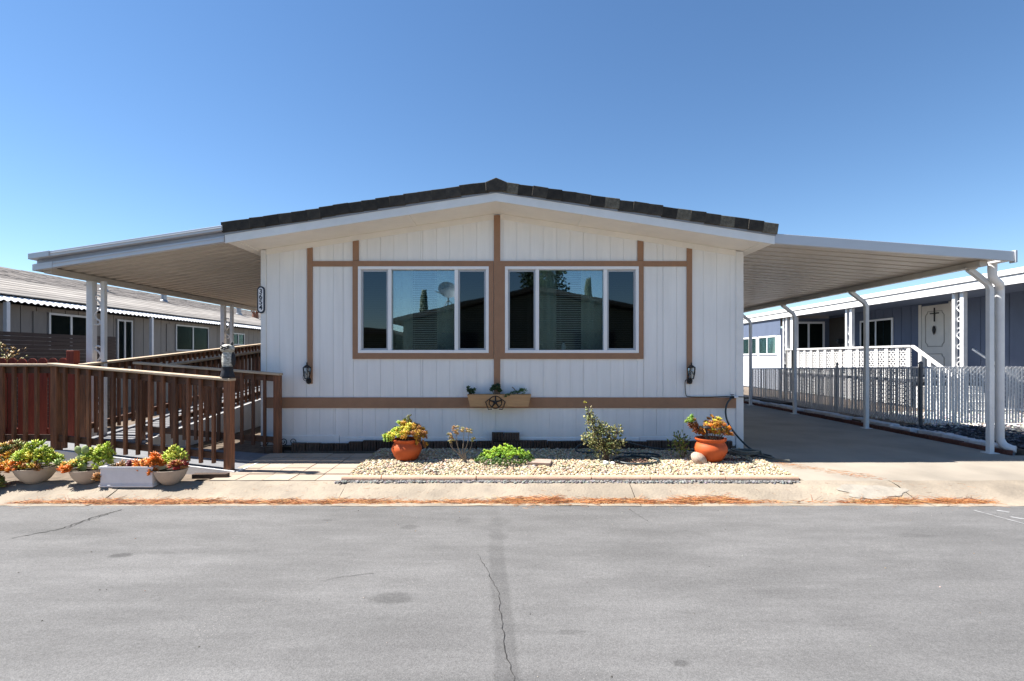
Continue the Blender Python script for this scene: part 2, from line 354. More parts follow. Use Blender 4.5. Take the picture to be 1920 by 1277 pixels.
def leaf_m(p, d, L, W, T):
    d = Vector(d).normalized(); ref = Vector((random.uniform(-1,1), random.uniform(-1,1), random.uniform(-0.3,0.3)))
    x = d.cross(ref).normalized(); y = d.cross(x)
    m = np.eye(4); m[:3,0] = x*W; m[:3,1] = y*T; m[:3,2] = d*L; m[:3,3] = p
    return m
def jc(c, a=0.25):
    k = random.uniform(1-a, 1+a); return [max(0, c[i]*k*random.uniform(0.88, 1.12)) for i in range(3)]
class Leaves:
    def __init__(s): s.m = []; s.c = []
    def rosette(s, p, n, L, W, T, cols, axis=(0,0,1), spread=(0.25,1.25)):
        ax = Vector(axis).normalized(); q = Vector((0,0,1)).rotation_difference(ax); col = random.choice(cols)
        for i in range(n):
            a = i*2.39996; t = spread[0] + (spread[1]-spread[0])*(i/n)
            d = q @ Vector((math.sin(t)*math.cos(a), math.sin(t)*math.sin(a), math.cos(t)))
            s.m.append(leaf_m(Vector(p), d, L*random.uniform(0.8,1.15), W, T)); s.c.append(jc(col, 0.2))
        return s
    def cloud(s, c, rad, n, L, W, T, cols, up=0.5, shell=0.45):
        for i in range(n):
            v = Vector((random.gauss(0,1), random.gauss(0,1), random.gauss(0,1))).normalized()
            r = random.uniform(shell, 1.0); p = Vector(c) + Vector((v.x*rad[0], v.y*rad[1], v.z*rad[2]))*r
            d = v + Vector((random.uniform(-.6,.6), random.uniform(-.6,.6), up + random.uniform(-.4,.4)))
            s.m.append(leaf_m(p, d, L*random.uniform(0.6,1.3), W*random.uniform(0.7,1.2), T)); s.c.append(jc(random.choice(cols)))
        return s
    def build(s, name, parent, m=None): return piece_mesh(name, LEAF_V, LEAF_F, s.m, s.c, m or M_leaf, parent)
G_YEL = (0.66,0.58,0.06); G_LIME = (0.46,0.58,0.06); G_GREEN = (0.16,0.32,0.04); G_OR = (0.80,0.22,0.02); G_RED = (0.42,0.04,0.035); G_GOLD = (0.70,0.40,0.05); G_DARK = (0.04,0.08,0.03); G_OLIVE = (0.26,0.29,0.09); G_BR = (0.40,0.18,0.05)
# icosahedron for pebbles
t_ = (1+5**0.5)/2
ICO_V = np.array([(-1,t_,0),(1,t_,0),(-1,-t_,0),(1,-t_,0),(0,-1,t_),(0,1,t_),(0,-1,-t_),(0,1,-t_),(t_,0,-1),(t_,0,1),(-t_,0,-1),(-t_,0,1)])/math.sqrt(1+t_*t_)
ICO_F = [(0,11,5),(0,5,1),(0,1,7),(0,7,10),(0,10,11),(1,5,9),(5,11,4),(11,10,2),(10,7,6),(7,1,8),(3,9,4),(3,4,2),(3,2,6),(3,6,8),(3,8,9),(4,9,5),(2,4,11),(6,2,10),(8,6,7),(9,8,1)]
ICO_V = ICO_V*rng.uniform(0.82,1.15,(12,1))
def stones(name, pts, size, cols, kind='stuff', parent=None, flat=0.65):
    ms = []; cs = []
    for p in pts:
        e = Matrix.Rotation(random.uniform(0,6.28),3,'Z') @ Matrix.Rotation(random.uniform(-.5,.5),3,'X')
        s_ = size*random.uniform(0.6,1.35); a = np.array(e) @ np.diag([s_*random.uniform(.8,1.3), s_*random.uniform(.7,1.0), s_*flat*random.uniform(.7,1.2)])
        m = np.eye(4); m[:3,:3] = a; m[:3,3] = p; ms.append(m); cs.append(jc(random.choice(cols), 0.18))
    return piece_mesh(name, ICO_V, ICO_F, ms, cs, M_stone, parent, smooth=False, kind=kind)

# ================================================================== SETTING
struct(MB().box(-300,300,-300,300,-0.60,-0.24).build('ground', M_ground, origin=(0,0,0)))
road = struct(MB().box(-70,70,-4.4,5.405,-0.235,-0.15).build('road', M_asph, origin=(0,0,0)))
def strip(name, m, pts, wd, z, jit=0.0, parent=road):
    """thin sheet following a line on the road"""
    mb = MB(); P = [Vector((p[0],p[1],z)) for p in pts]
    if jit:
        Q = []
        for i in range(len(P)-1):
            k = max(2, int((P[i+1]-P[i]).length/0.03))
            for j in range(k): Q.append(P[i].lerp(P[i+1], j/k) + Vector((random.uniform(-jit,jit), random.uniform(-jit,jit), 0)))
        P = Q + [P[-1]]
    vs = []
    for i, p in enumerate(P):
        d = (P[min(i+1,len(P)-1)]-P[max(i-1,0)]).normalized(); n = Vector((-d.y,d.x,0)); wv = wd*random.uniform(0.4,1.2) if jit else wd
        vs += [p+n*wv/2, p-n*wv/2]
    mb.add(vs, [(2*i,2*i+1,2*i+3,2*i+2) for i in range(len(P)-1)])
    return mb.build(name, m, parent)
def rp(x, y):  # pixel on the road plane -> metres, worked out once while measuring
    Z = 970*1.55/(y-670); return ((x-960)*Z/970, Z)
strip('crack', M_crack, [rp(897,1040),rp(910,1062),rp(918,1080),rp(935,1110),rp(938,1150),rp(943,1180),rp(950,1230),rp(965,1277),(0.03,2.0)], 0.0045, -0.1465, 0.007)
strip('crack', M_crack, [rp(20,1010),rp(110,993),rp(170,972),rp(228,956)], 0.012, -0.1465, 0.014)
strip('crack', M_crack, [rp(120,992),rp(175,973),rp(215,960)], 0.008, -0.1463, 0.012)
strip('crack', M_crack, [rp(700,1075),rp(640,1082),rp(600,1090)], 0.004, -0.1465, 0.006)
strip('crack', M_crack, [rp(1180,955),rp(1195,965),rp(1215,978)], 0.005, -0.1465, 0.006)
strip('worn_marking', M_chalk, [rp(1826,957),rp(1870,969),rp(1935,986)], 0.022, -0.1465, 0.004)
strip('worn_marking', M_chalk, [rp(1870,958),rp(1893,961)], 0.05, -0.1465, 0.01)
strip('worn_marking', M_chalk, [rp(1893,969),rp(1930,975)], 0.05, -0.1465, 0.01)

# rolled kerb in cast sections
KP = [(5.385,-0.149),(5.45,-0.151),(5.56,-0.163),(5.66,-0.150),(5.78,-0.108),(5.90,-0.066),(6.00,-0.048),(6.06,-0.044)]
kerb = None
kx = [-40,-20,-10,-7.0,-4.45,-1.9,1.35,4.4,7.4,10.5,20,40]
for i in range(len(kx)-1):
    n = max(2, int((kx[i+1]-kx[i])/0.12)) if abs(kx[i]) < 12 else 4
    dz = random.uniform(-0.004,0.004)
    def kf(u, v, a=kx[i]+0.004, b=kx[i+1]-0.004, dz=dz):
        k = v*(len(KP)-1); j = min(int(k), len(KP)-2); t = k-j
        y = KP[j][0]*(1-t)+KP[j+1][0]*t; z = KP[j][1]*(1-t)+KP[j+1][1]*t; x = a+(b-a)*u
        return (x, y + 0.012*math.sin(x*2.1+1)*(1 if j == 0 else 0.3) + random.uniform(-.004,.004), z + dz + random.uniform(-.003,.003))
    mb = MB().grid(kf, n, (len(KP)-1)*2)
    o = mb.build('kerb' if kerb is None else 'kerb_section', M_kerb, kerb, smooth=True, origin=(0,0,0))
    if kerb is None: kerb = struct(o)
strip('crack', M_crack, [(-1.92,6.02),(-2.0,5.93)], 0.02, -0.035, 0.01, kerb)

def kp(u, v):
    ang = u*2*math.pi; rr = v*(1+0.16*math.sin(ang*3+1)+0.10*math.sin(ang*7)); x = 4.02+0.36*rr*math.cos(ang); y = 5.79+0.135*rr*math.sin(ang)
    return (x, y, float(np.interp(y, [p[0] for p in KP], [p[1] for p in KP]))+0.0065)
MB().grid(kp, 40, 6).build('concrete_patch', mat('pale_cement', (0.31,0.28,0.235), 0.9, 0.12, 9, bump=0.5, bscale=50), kerb)
yard = struct(MB().box(-60,60,6.05,60,-0.235,-0.075).build('yard_ground', M_dirt, origin=(0,0,0)))
def slabz(y): return -0.046 if y <= 6.06 else (0.0 if y >= 7.3 else -0.046 + 0.046*(y-6.06)/1.24)
drive = struct(MB().pyz([(6.065,-0.2),(7.9,-0.2),(7.9,0.0),(7.3,0.0),(6.065,-0.046)], 3.43, 7.10).build('driveway', M_conc, origin=(0,0,0)))
for y0, y1 in ((7.906,11.5),(11.506,15.2),(15.206,24)): MB().box(3.43,7.10,y0,y1,-0.2,0.0).build('slab', M_conc, drive)
MB().pyz([(6.065,-0.2),(7.38,-0.2),(7.38,0.0),(7.3,0.0),(6.065,-0.046)], 7.106, 10.2).build('slab', M_conc, drive)
MB().pyz([(6.065,-0.2),(7.38,-0.2),(7.38,0.0),(7.3,0.0),(6.065,-0.046)], 10.206, 16).build('slab', M_conc, drive)

# pavers at the foot of the ramp
pav = struct(MB().box(-3.62,-2.0,6.065,7.60,-0.2,-0.055).build('paved_path', M_dirt, origin=(0,0,0)))
for i in range(5):
    for j in range(5):
        x1 = -2.0 - i*0.312; y0 = 6.07 + j*0.306; z = -0.040 + 0.032*j/4
        MB().box(x1-0.305, x1, y0, y0+0.299, -0.1, z+random.uniform(-.003,.003)).build('paver', M_paver, pav, bevel=0.004)

# ================================================================== MAIN HOUSE
Y0 = 7.85
def S(x): return 3.585 - 0.155*abs(x+0.22)
house = thing('mobile_home', (-0.15, Y0, 0), 'white mobile home with brown trim and low gable roof of dark tiles', 'house')
XL, XR = -3.80, 3.50
# body behind the front wall
wall = MB().box(XL+0.03,-2.345,Y0+0.010,Y0+0.10,0.05,2.95).box(1.935,XR-0.03,Y0+0.010,Y0+0.10,0.05,2.95).box(-2.345,1.935,Y0+0.010,Y0+0.10,0.05,1.45)
wall.box(-0.34,-0.115,Y0+0.010,Y0+0.10,1.45,2.79)
wall.pxz([(XL+0.03,2.95),(-2.345,2.95),(-2.345,2.79),(1.935,2.79),(1.935,2.95),(XR-0.03,2.95),(XR-0.03,S(XR)),(-0.22,S(-0.22)),(XL+0.03,S(XL))], Y0+0.010, Y0+0.10)
wall.box(XL,XL+0.08,Y0+0.1,23,0.05,3.0).box(XR-0.08,XR,Y0+0.1,23,0.05,3.0).box(XL,XR,22.9,23,0.05,3.0)
wall = wall.build('wall', M_siding, house)
def strips(x0, x1, zlo, zhi, m=M_siding, name='siding_panel'):
    """grooved sheet of siding: eight-inch strips on the wall, one part per sheet"""
    mb = MB(); x = x0
    while x < x1-0.02:
        xe = min(x+0.203, x1); a, b = x+0.0015, xe-0.0015
        za = zhi(a) if callable(zhi) else zhi; zb = zhi(b) if callable(zhi) else zhi
        poly = [(a,zlo),(b,zlo),(b,zb)]
        if callable(zhi) and a < -0.22 < b: poly.append((-0.22, zhi(-0.22)))
        poly.append((a,za)); mb.pxz(poly, Y0, Y0+0.0102); x = xe
    return mb.build(name, m, wall)
top = lambda x: S(x)-0.02
SH = 1.218
def sheets(xa, xb, zlo, zhi, off):
    x = xa; e = off
    while x < xb-0.03:
        while e <= x+0.03: e += SH
        nx = min(e, xb)
        strips(x+0.003, nx-0.003, zlo, zhi); x = nx
sheets(XL+0.07, -2.405, 0.78, top, XL+0.02); sheets(1.995, XR-0.10, 0.78, top, -3.8)
sheets(-2.405, 1.995, 0.78, 1.385, -3.79); sheets(-2.405, 1.995, 2.85, top, -3.79)
sheets(XL+0.07, XR-0.10, 0.215, 0.645, -3.9)
# skirting ledge
for (a, b, z) in ((XL+0.05,-2.62,0.215),(-2.61,-0.2,0.185),(-0.19,1.93,0.18),(1.94,XR-0.12,0.195)):
    MB().box(a, b, Y0-0.014, Y0+0.012, 0.06, z).build('skirting_board', M_siding, house, bevel=0.003)
# corner boards
bx('corner_board', M_white, house, XL-0.005, XL+0.072, Y0-0.018, Y0+0.06, 0.05, S(XL)-0.005, 0.003)
bx('corner_board', M_white, house, XR-0.105, XR+0.006, Y0-0.018, Y0+0.06, 0.02, S(XR)-0.005, 0.003)
# frieze under the soffit
for s_ in (-1, 1):
    xe = XL+0.075 if s_ < 0 else XR-0.108; x0 = -0.272 if s_ < 0 else -0.181
    p = [(x0,S(x0)-0.085),(xe,S(xe)-0.085),(xe,S(xe)-0.002),(x0,S(x0)-0.002)]
    MB().pxz(p if s_ > 0 else p[::-1], Y0-0.012, Y0+0.001).build('frieze_board', M_soffit, house)
# brown trim
tr = [(-3.102,-3.022,1.00,lambda x: S(x)-0.087),(2.648,2.728,1.00,lambda x: S(x)-0.087),(-2.412,-2.322,2.862,lambda x: S(x)-0.087),(1.902,1.990,2.862,lambda x: S(x)-0.087)]
for (a, b, z0, f) in tr:
    MB().pxz([(a,z0),(b,z0),(b,f(b)),(a,f(a))], Y0-0.020, Y0+0.001).build('trim_board', M_trim, house, bevel=0.002)
MB().pxz([(-0.274,0.795),(-0.179,0.795),(-0.179,S(-0.179)-0.03),(-0.22,S(-0.22)-0.03),(-0.274,S(-0.274)-0.03)], Y0-0.024, Y0+0.001).build('trim_board', M_trim, house, bevel=0.002)
bx('trim_board', M_trim, house, -3.021, -2.412, Y0-0.018, Y0+0.001, 2.778, 2.858, 0.002)
bx('trim_board', M_trim, house, 1.992, 2.647, Y0-0.018, Y0+0.001, 2.778, 2.858, 0.002)
bx('belt_board', M_trim, house, XL+0.074, XR-0.107, Y0-0.021, Y0+0.001, 0.632, 0.793, 0.003)

def window(wx0, wx1, label):
    z0, z1 = 1.465, 2.776
    t0 = wx0-0.083; t1 = wx1+0.072
    win = MB()
    # white vinyl frame with two mullions
    wd = wx1-wx0; L1 = wx0+wd*0.228; L2 = wx0+wd*0.255; R1 = wx0+wd*0.738; R2 = wx0+wd*0.765
    f = 0.045
    win.box(wx0,wx1,Y0-0.03,Y0+0.07,z0,z0+f).box(wx0,wx1,Y0-0.03,Y0+0.07,z1-f,z1).box(wx0,wx0+f,Y0-0.03,Y0+0.07,z0+f,z1-f).box(wx1-f,wx1,Y0-0.03,Y0+0.07,z0+f,z1-f)
    win.box(L1,L2,Y0-0.022,Y0+0.07,z0+f,z1-f).box(R1,R2,Y0-0.022,Y0+0.07,z0+f,z1-f)
    w_ = win.build('window', M_vinyl, house, bevel=0.004); w_['label'] = label
    # mitred brown casing
    c = [(t0,z0-0.09),(t1,z0-0.09),(t1,z1+0.082),(t0,z1+0.082)]; i_ = [(wx0,z0),(wx1,z0),(wx1,z1),(wx0,z1)]
    for k in range(4):
        a, b, d, e = c[k], c[(k+1)%4], i_[(k+1)%4], i_[k]
        MB().pxz([a,b,d,e], Y0-0.026, Y0+0.001).build('casing', M_trim, w_, bevel=0.002)
    MB().box(L2,R1,Y0+0.040,Y0+0.046,z0+f,z1-f).build('pane', M_glass, w_)
    for (a, b) in ((wx0+f,L1),(R2,wx1-f)):
        MB().box(a+0.026,b-0.008,Y0+0.020,Y0+0.024,z0+f+0.026,z1-f-0.03).build('screen_pane', M_screen, w_)
        mb = MB().box(a,b,Y0+0.008,Y0+0.03,z0+f,z0+f+0.026).box(a,b,Y0+0.008,Y0+0.03,z1-f-0.03,z1-f)
        mb.box(a,a+0.026,Y0+0.008,Y0+0.03,z0+f+0.026,z1-f-0.03).box(b-0.026,b,Y0+0.008,Y0+0.03,z0+f+0.026,z1-f-0.03)
        mb.build('screen_frame', M_alu, w_)
    # blind, curtains
    mb = MB(); z = z0+0.06; yb = Y0+0.13
    while z < z1-0.04:
        mb.add([(L1-0.4,yb-0.011,z-0.0075),(R2+0.4,yb-0.011,z-0.0075),(R2+0.4,yb+0.011,z+0.0075),(L1-0.4,yb+0.011,z+0.0075)], [(0,1,2,3)]); z += 0.034
    for xx in (wx0+0.2, wx0+wd*0.42, wx0+wd*0.58, wx1-0.2): mb.box(xx-0.0015,xx+0.0015,yb-0.014,yb-0.013,z0+0.04,z1-0.03)
    mb.build('blind', M_blind, w_)
    for (a, b) in ((L1-0.12, wx0+wd*0.395),(wx0+wd*0.585, R2+0.1)):
        MB().grid(lambda u, v, a=a, b=b: (a+(b-a)*u, Y0+0.22+0.025*math.sin(u*26), z0-0.05+(z1-z0+0.1)*v), 60, 1).build('curtain', M_curtain, w_, smooth=True)
    return w_
window(-2.330,-0.352,'white three-light window left of the centre trim board'); window(-0.106,1.918,'white three-light window right of the centre trim board')
# room behind
MB().box(-3.6,3.3,10.6,10.7,0.3,2.95).box(-3.6,3.3,8.2,10.6,0.25,0.3).box(-3.6,3.3,8.2,10.6,2.95,3.0).build('interior_wall', M_room, house)

# soffit, fascia, drip edge
YF = 7.175
for s_ in (-1, 1):
    xe = -3.985 if s_ < 0 else 3.645; xs = -0.22
    def pr(d0, d1, ya, yb, name, m, e0=0.0, par=house, bev=0.0):
        p = [(xs,S(xs)+d0),(xe+s_*e0,S(xe+s_*e0)+d0),(xe+s_*e0,S(xe+s_*e0)+d1),(xs,S(xs)+d1)]
        return MB().pxz(p if s_ > 0 else p[::-1], ya, yb).build(name, m, par, bevel=bev)
    pr(0.0, 0.02, YF+0.022, 22.9, 'soffit', M_soffit)
    pr(-0.018, 0.098, YF, YF+0.02, 'fascia', M_white, bev=0.003)
    pr(0.0985, 0.128, YF-0.012, YF+0.05, 'drip_edge', M_drip, 0.01)
    for xb in ((-1.47,) if s_ < 0 else (1.02,)):
        MB().pxz([(xb-0.03,S(xb-0.03)-0.01),(xb+0.03,S(xb+0.03)-0.01),(xb+0.03,S(xb+0.03)),(xb-0.03,S(xb-0.03))], YF+0.022, Y0-0.013).build('soffit_batten', M_soffit, house)
    xb = xe - s_*0.10
    MB().pxz([(xb-0.05,S(xb-0.05)-0.012),(xb+0.05,S(xb+0.05)-0.012),(xb+0.05,S(xb+0.05)),(xb-0.05,S(xb-0.05))], YF+0.022, Y0-0.02).build('soffit_batten', M_soffit, house)
MB().pxz([(-0.27,S(-0.27)-0.012),(-0.22,S(-0.22)-0.012),(-0.17,S(-0.17)-0.012),(-0.17,S(-0.17)),(-0.22,S(-0.22)),(-0.27,S(-0.27))], YF+0.022, Y0-0.013).build('soffit_batten', M_soffit, house)
rf = MB()
rf.pxz([(-3.99,S(-3.99)+0.13),(-0.22,S(-0.22)+0.13),(3.65,S(3.65)+0.13),(3.65,S(3.65)+0.22),(-0.22,S(-0.22)+0.22),(-3.99,S(-3.99)+0.22)], YF+0.10, 22.95)
roof = rf.build('roof', M_tile, house)
tm = None
for s_ in (-1, 1):
    n = 19; xe = -3.995 if s_ < 0 else 3.66; Ls = (abs(xe+0.22)-0.10)/n
    for k in range(n):
        xc = -0.22 + s_*(0.10 + Ls*(k+0.5))
        if tm is None:
            mb = MB(); l = Ls/2+0.010
            # L-shaped rake tile: drop face and top, lower end proud of the next
            mb.box(-l, l, -0.032, 0.0, 0.0, 0.145).box(-l, l, 0.0005, 0.20, 0.115, 0.145)
            tile0 = mb.build('rake_tile', M_tile, origin=(0,0,0), bevel=0.006); tm = tile0.data; o = tile0
        else:
            o = tile0.copy(); COL.objects.link(o)
        o.parent = roof
        sl = math.atan(0.155)*(-s_)
        tilt = 0.030*s_
        o.location = Vector((xc, YF-0.004+random.uniform(-.006,.006), S(xc)+0.118+random.uniform(-.006,.006))) - WL[house.name]
        o.rotation_euler = (random.uniform(-.03,.03), -sl - tilt + random.uniform(-.025,.025), random.uniform(-.02,.02))
        WL[o.name] = WL[house.name]
        if s_ > 0 and k in (0, 7, 12, 15, 18):
            if not any(ms.material == M_tilepale for ms in o.material_slots):
                o.material_slots[0].link = 'OBJECT'; o.material_slots[0].material = M_tilepale
MB().pxz([(-0.36,S(-0.36)+0.13),(-0.08,S(-0.08)+0.13),(-0.07,S(-0.07)+0.255),(-0.22,S(-0.22)+0.295),(-0.37,S(-0.37)+0.255)], YF-0.05, YF+0.25).build('ridge_tile', M_tile, roof, bevel=0.01)

# ================================================================== LEFT AWNING
aw = thing('patio_awning', (-5.2, 7.25, 2.6), 'corrugated metal awning over the wooden ramp, with layered fascia and scrollwork posts', 'awning')
def azL(x): return 3.03 + (x+3.98)*0.150        # underside height
mb = MB(); y = 7.24; prof = []
while y < 16.5:
    prof += [(y,0.0),(y+0.075,0.0),(y+0.100,0.052),(y+0.165,0.052),(y+0.190,0.0)]; y += 0.20
for off in (0.0, 0.005):
    base = len(mb.v)
    for (yy, dzz) in prof:
        for x in (-3.86,-6.60): mb.v.append((x, yy, azL(x)+0.005+dzz+off))
    for i in range(len(prof)-1):
        a = base+2*i; mb.f.append((a, a+1, a+3, a+2))
mb.build('corrugated_roof', M_awn, aw)
def fasL(d0, d1, ya, yb, name, xa=-3.99, xb=-6.62, m=M_fasc):
    return MB().pxz([(xb,azL(xb)+d0),(xa,azL(xa)+d0),(xa,azL(xa)+d1),(xb,azL(xb)+d1)], ya, yb).build(name, m, aw, bevel=0.004)
fasL(-0.03, 0.052, 7.160, 7.23, 'lower_fascia'); fasL(0.0525, 0.118, 7.205, 7.23, 'middle_fascia', m=M_lilac); fasL(0.1185, 0.19, 7.115, 7.24, 'gutter')
fasL(0.020, 0.030, 7.150, 7.1605, 'fascia_bead'); fasL(0.150, 0.160, 7.102, 7.1155, 'gutter_bead')
fasL(0.116, 0.194, 7.098, 7.245, 'gutter_end', -6.36, -6.645); fasL(-0.034, 0.056, 7.152, 7.235, 'fascia_end', -6.36, -6.635)
bx('beam', M_awn, aw, -6.55, -6.45, 7.24, 16.5, 2.575, 2.655, 0.004)
bx('outer_gutter', M_awn, aw, -6.64, -6.60, 7.24, 16.5, 2.60, 2.70, 0.004)
def scroll(cx, cy, z, h, rw, axis='x'):
    """S-shaped strap ornament between two tubes"""
    pts = []
    for k in range(33):
        t = k/32; a = t*2-1
        off = math.sin(a*math.pi)*rw*0.9
        pts.append((off, z+h*(t-0.5)))
    top_ = [(pts[-1][0] - rw*0.75*math.sin(q), pts[-1][1] + rw*0.75*(1-math.cos(q))) for q in np.linspace(0.4, 4.2, 12)]
    bot_ = [(pts[0][0] + rw*0.75*math.sin(q), pts[0][1] - rw*0.75*(1-math.cos(q))) for q in np.linspace(4.2, 0.4, 12)]
    P = bot_ + pts + top_
    return [((cx+p[0], cy, p[1]) if axis == 'x' else (cx, cy+p[0], p[1])) for p in P]
def scroll_post(parent, x, y, zb, zt, m, gap=0.17, axis='x', zs=(), tw=0.065, tw2=0.05):
    d = (gap, 0) if axis == 'x' else (0, gap)
    p = bx('post', m, parent, x-tw/2, x+tw/2, y-tw/2, y+tw/2, zb, zt, 0.004)
    MB().box(x+d[0]-tw2/2, x+d[0]+tw2/2, y+d[1]-tw2/2, y+d[1]+tw2/2, zb, zt).build('tube', m, p, bevel=0.003)
    for z in zs:
        c = (x+d[0]/2, y+d[1]/2)
        MB().tube(scroll(c[0], c[1], z, 0.30, gap*0.27, axis), 0.013, 6).build('scroll', m, p, smooth=True)
scroll_post(aw, -6.50, 8.00, -0.07, 2.574, M_post, 0.19, 'x', (0.55,1.35,2.13), 0.095, 0.06)
scroll_post(aw, -6.50, 11.65, -0.07, 2.574, M_post, 0.19, 'x', (1.3,2.05,), 0.09, 0.06)
scroll_post(aw, -6.50, 15.3, -0.07, 2.574, M_post, 0.19, 'x', (2.05,), 0.09, 0.06)

# ================================================================== RIGHT CARPORT
cp = thing('carport', (5.3, 7.3, 0), 'white metal carport over the driveway with bent posts and downspout', 'carport')
def azR(x): return 3.015 - (x-3.64)*0.074
mb = MB(); y = 7.235
prof = []
while y < 17.6:
    prof += [(y,0.0),(y+0.19,0.0),(y+0.20,0.06),(y+0.245,0.06),(y+0.255,0.0)]; y += 0.265
for off in (0.0, 0.004):
    xs = (3.52, 6.80); base = len(mb.v)
    for (yy, dz) in prof:
        for x in xs: mb.v.append((x, yy, azR(x)-0.02+dz+off))
    for i in range(len(prof)-1):
        a = base+2*i; mb.f.append((a, a+1, a+3, a+2))
mb.build('roof_panels', M_awn, cp)
def fasR(d0, d1, ya, yb, name, m=M_post):
    a, b = 3.60, 6.985
    return MB().pxz([(a,azR(a)+d0),(b,azR(b)+d0),(b,azR(b)+d1),(a,azR(a)+d1)], ya, yb).build(name, m, cp, bevel=0.004)
fasR(-0.032, 0.105, 7.182, 7.232, 'fascia', M_fasc)
bx('gutter', M_post, cp, 6.83, 6.955, 7.233, 17.6, azR(6.9)-0.035, azR(6.9)+0.06, 0.006)
bx('fascia_end_cap', M_fasc, cp, 6.975, 7.005, 7.165, 7.26, azR(6.99)-0.05, azR(6.99)+0.12, 0.004)
bx('beam', M_awn, cp, 6.60, 6.70, 7.30, 17.5, azR(6.65)-0.105, azR(6.65)-0.022, 0.004)
for k, yp in enumerate((7.56, 10.20, 12.78, 15.15)):
    if k == 3: xs_ = (6.98, 6.98+0.0)
    z1 = azR(6.65)-0.10
    pts = smooth_path([(6.985,yp,0.0),(6.985,yp,1.4),(6.985,yp,2.36),(6.95,yp,2.47),(6.70,yp,z1)], 3) if False else [(6.985,yp,0.0),(6.985,yp,2.40),(6.945,yp,2.48),(6.67,yp,z1)]
    p = MB().tube(pts, 0.050, 4, rot=math.pi/4).build('post', M_post, cp, bevel=0.006)
    bx('bracket', M_awn, p, 6.56, 6.74, yp-0.07, yp+0.07, z1-0.012, z1+0.006)
    bx('base_plate', M_post, p, 6.91, 7.06, yp-0.075, yp+0.075, 0.0005, 0.010)
ds = smooth_path([(6.89,7.42,azR(6.9)-0.03),(6.89,7.42,2.62),(6.93,7.45,2.54),(7.08,7.52,2.47),(7.165,7.60,2.42),(7.185,7.62,2.34)], 4) + [(7.185,7.62,0.25)] + smooth_path([(7.185,7.62,0.20),(7.20,7.58,0.12),(7.24,7.50,0.075),(7.27,7.46,0.07)], 4)
MB().tube(ds, 0.055, 10).build('downspout', M_post, cp, smooth=True)

# ================================================================== RAMP AND RAILINGS
ramp = thing('wheelchair_ramp', (-5.0, 7.1, -0.05), 'grey decked wheelchair ramp with dark redwood railings turning beside the house', 'ramp')
def fy(x): return 6.48 + 0.127*(-3.57-x)          # front edge
def dz(x): return -0.035 + (min(max(-3.45-x, 0), 2.45)/2.45)*0.205
def deckgrid(u, v):
    x = -3.45 + (-6.42+3.45)*u; ya = fy(x)+0.0; return (x, ya+(7.62-ya)*v, dz(x))
mb = MB().grid(deckgrid, 12, 2); mb.grid(lambda u, v: (deckgrid(u,v)[0], deckgrid(u,v)[1], deckgrid(u,v)[2]-0.035), 12, 2)
mb.build('lower_deck', M_deck, ramp)
MB().box(-7.6,-6.424,fy(-6.42),7.62,0.135,0.17).build('landing', M_deck, ramp)
def d2(y): return 0.17 + (y-7.62)*0.092
MB().pyz([(7.625,d2(7.625)-0.035),(14.5,d2(14.5)-0.035),(14.5,d2(14.5)),(7.625,d2(7.625))], -6.38, -5.40).build('upper_deck', M_deck, ramp)
MB().pyz([(7.7,-0.07),(14.5,-0.07),(14.5,d2(14.5)+0.015),(7.7,d2(7.7)+0.015)], -5.395, -5.375).build('side_skirt', M_white, ramp)
# painted edge along the front
pts = [(-7.6,0.172),(-5.9,0.172),(-3.46,-0.03)]
for i in range(2):
    (xa, za), (xb, zb) = pts[i], pts[i+1]
    mb = MB(); ya, yb = fy(xa)-0.03, fy(xb)-0.03
    vs = [(xa,ya,-0.09),(xb,yb,-0.09),(xb,yb,zb+0.012),(xa,ya,za+0.012),(xa,ya+0.028,-0.09),(xb,yb+0.028,-0.09),(xb,yb+0.028,zb+0.012),(xa,ya+0.028,za+0.012)]
    mb.add(vs, [(0,1,2,3),(7,6,5,4),(0,4,5,1),(1,5,6,2),(2,6,7,3),(3,7,4,0)]).build('edge_board', M_white, ramp, bevel=0.003)
bx('end_edge', M_white, ramp, -3.448, -3.42, 6.46, 7.66, -0.07, -0.022, 0.003)

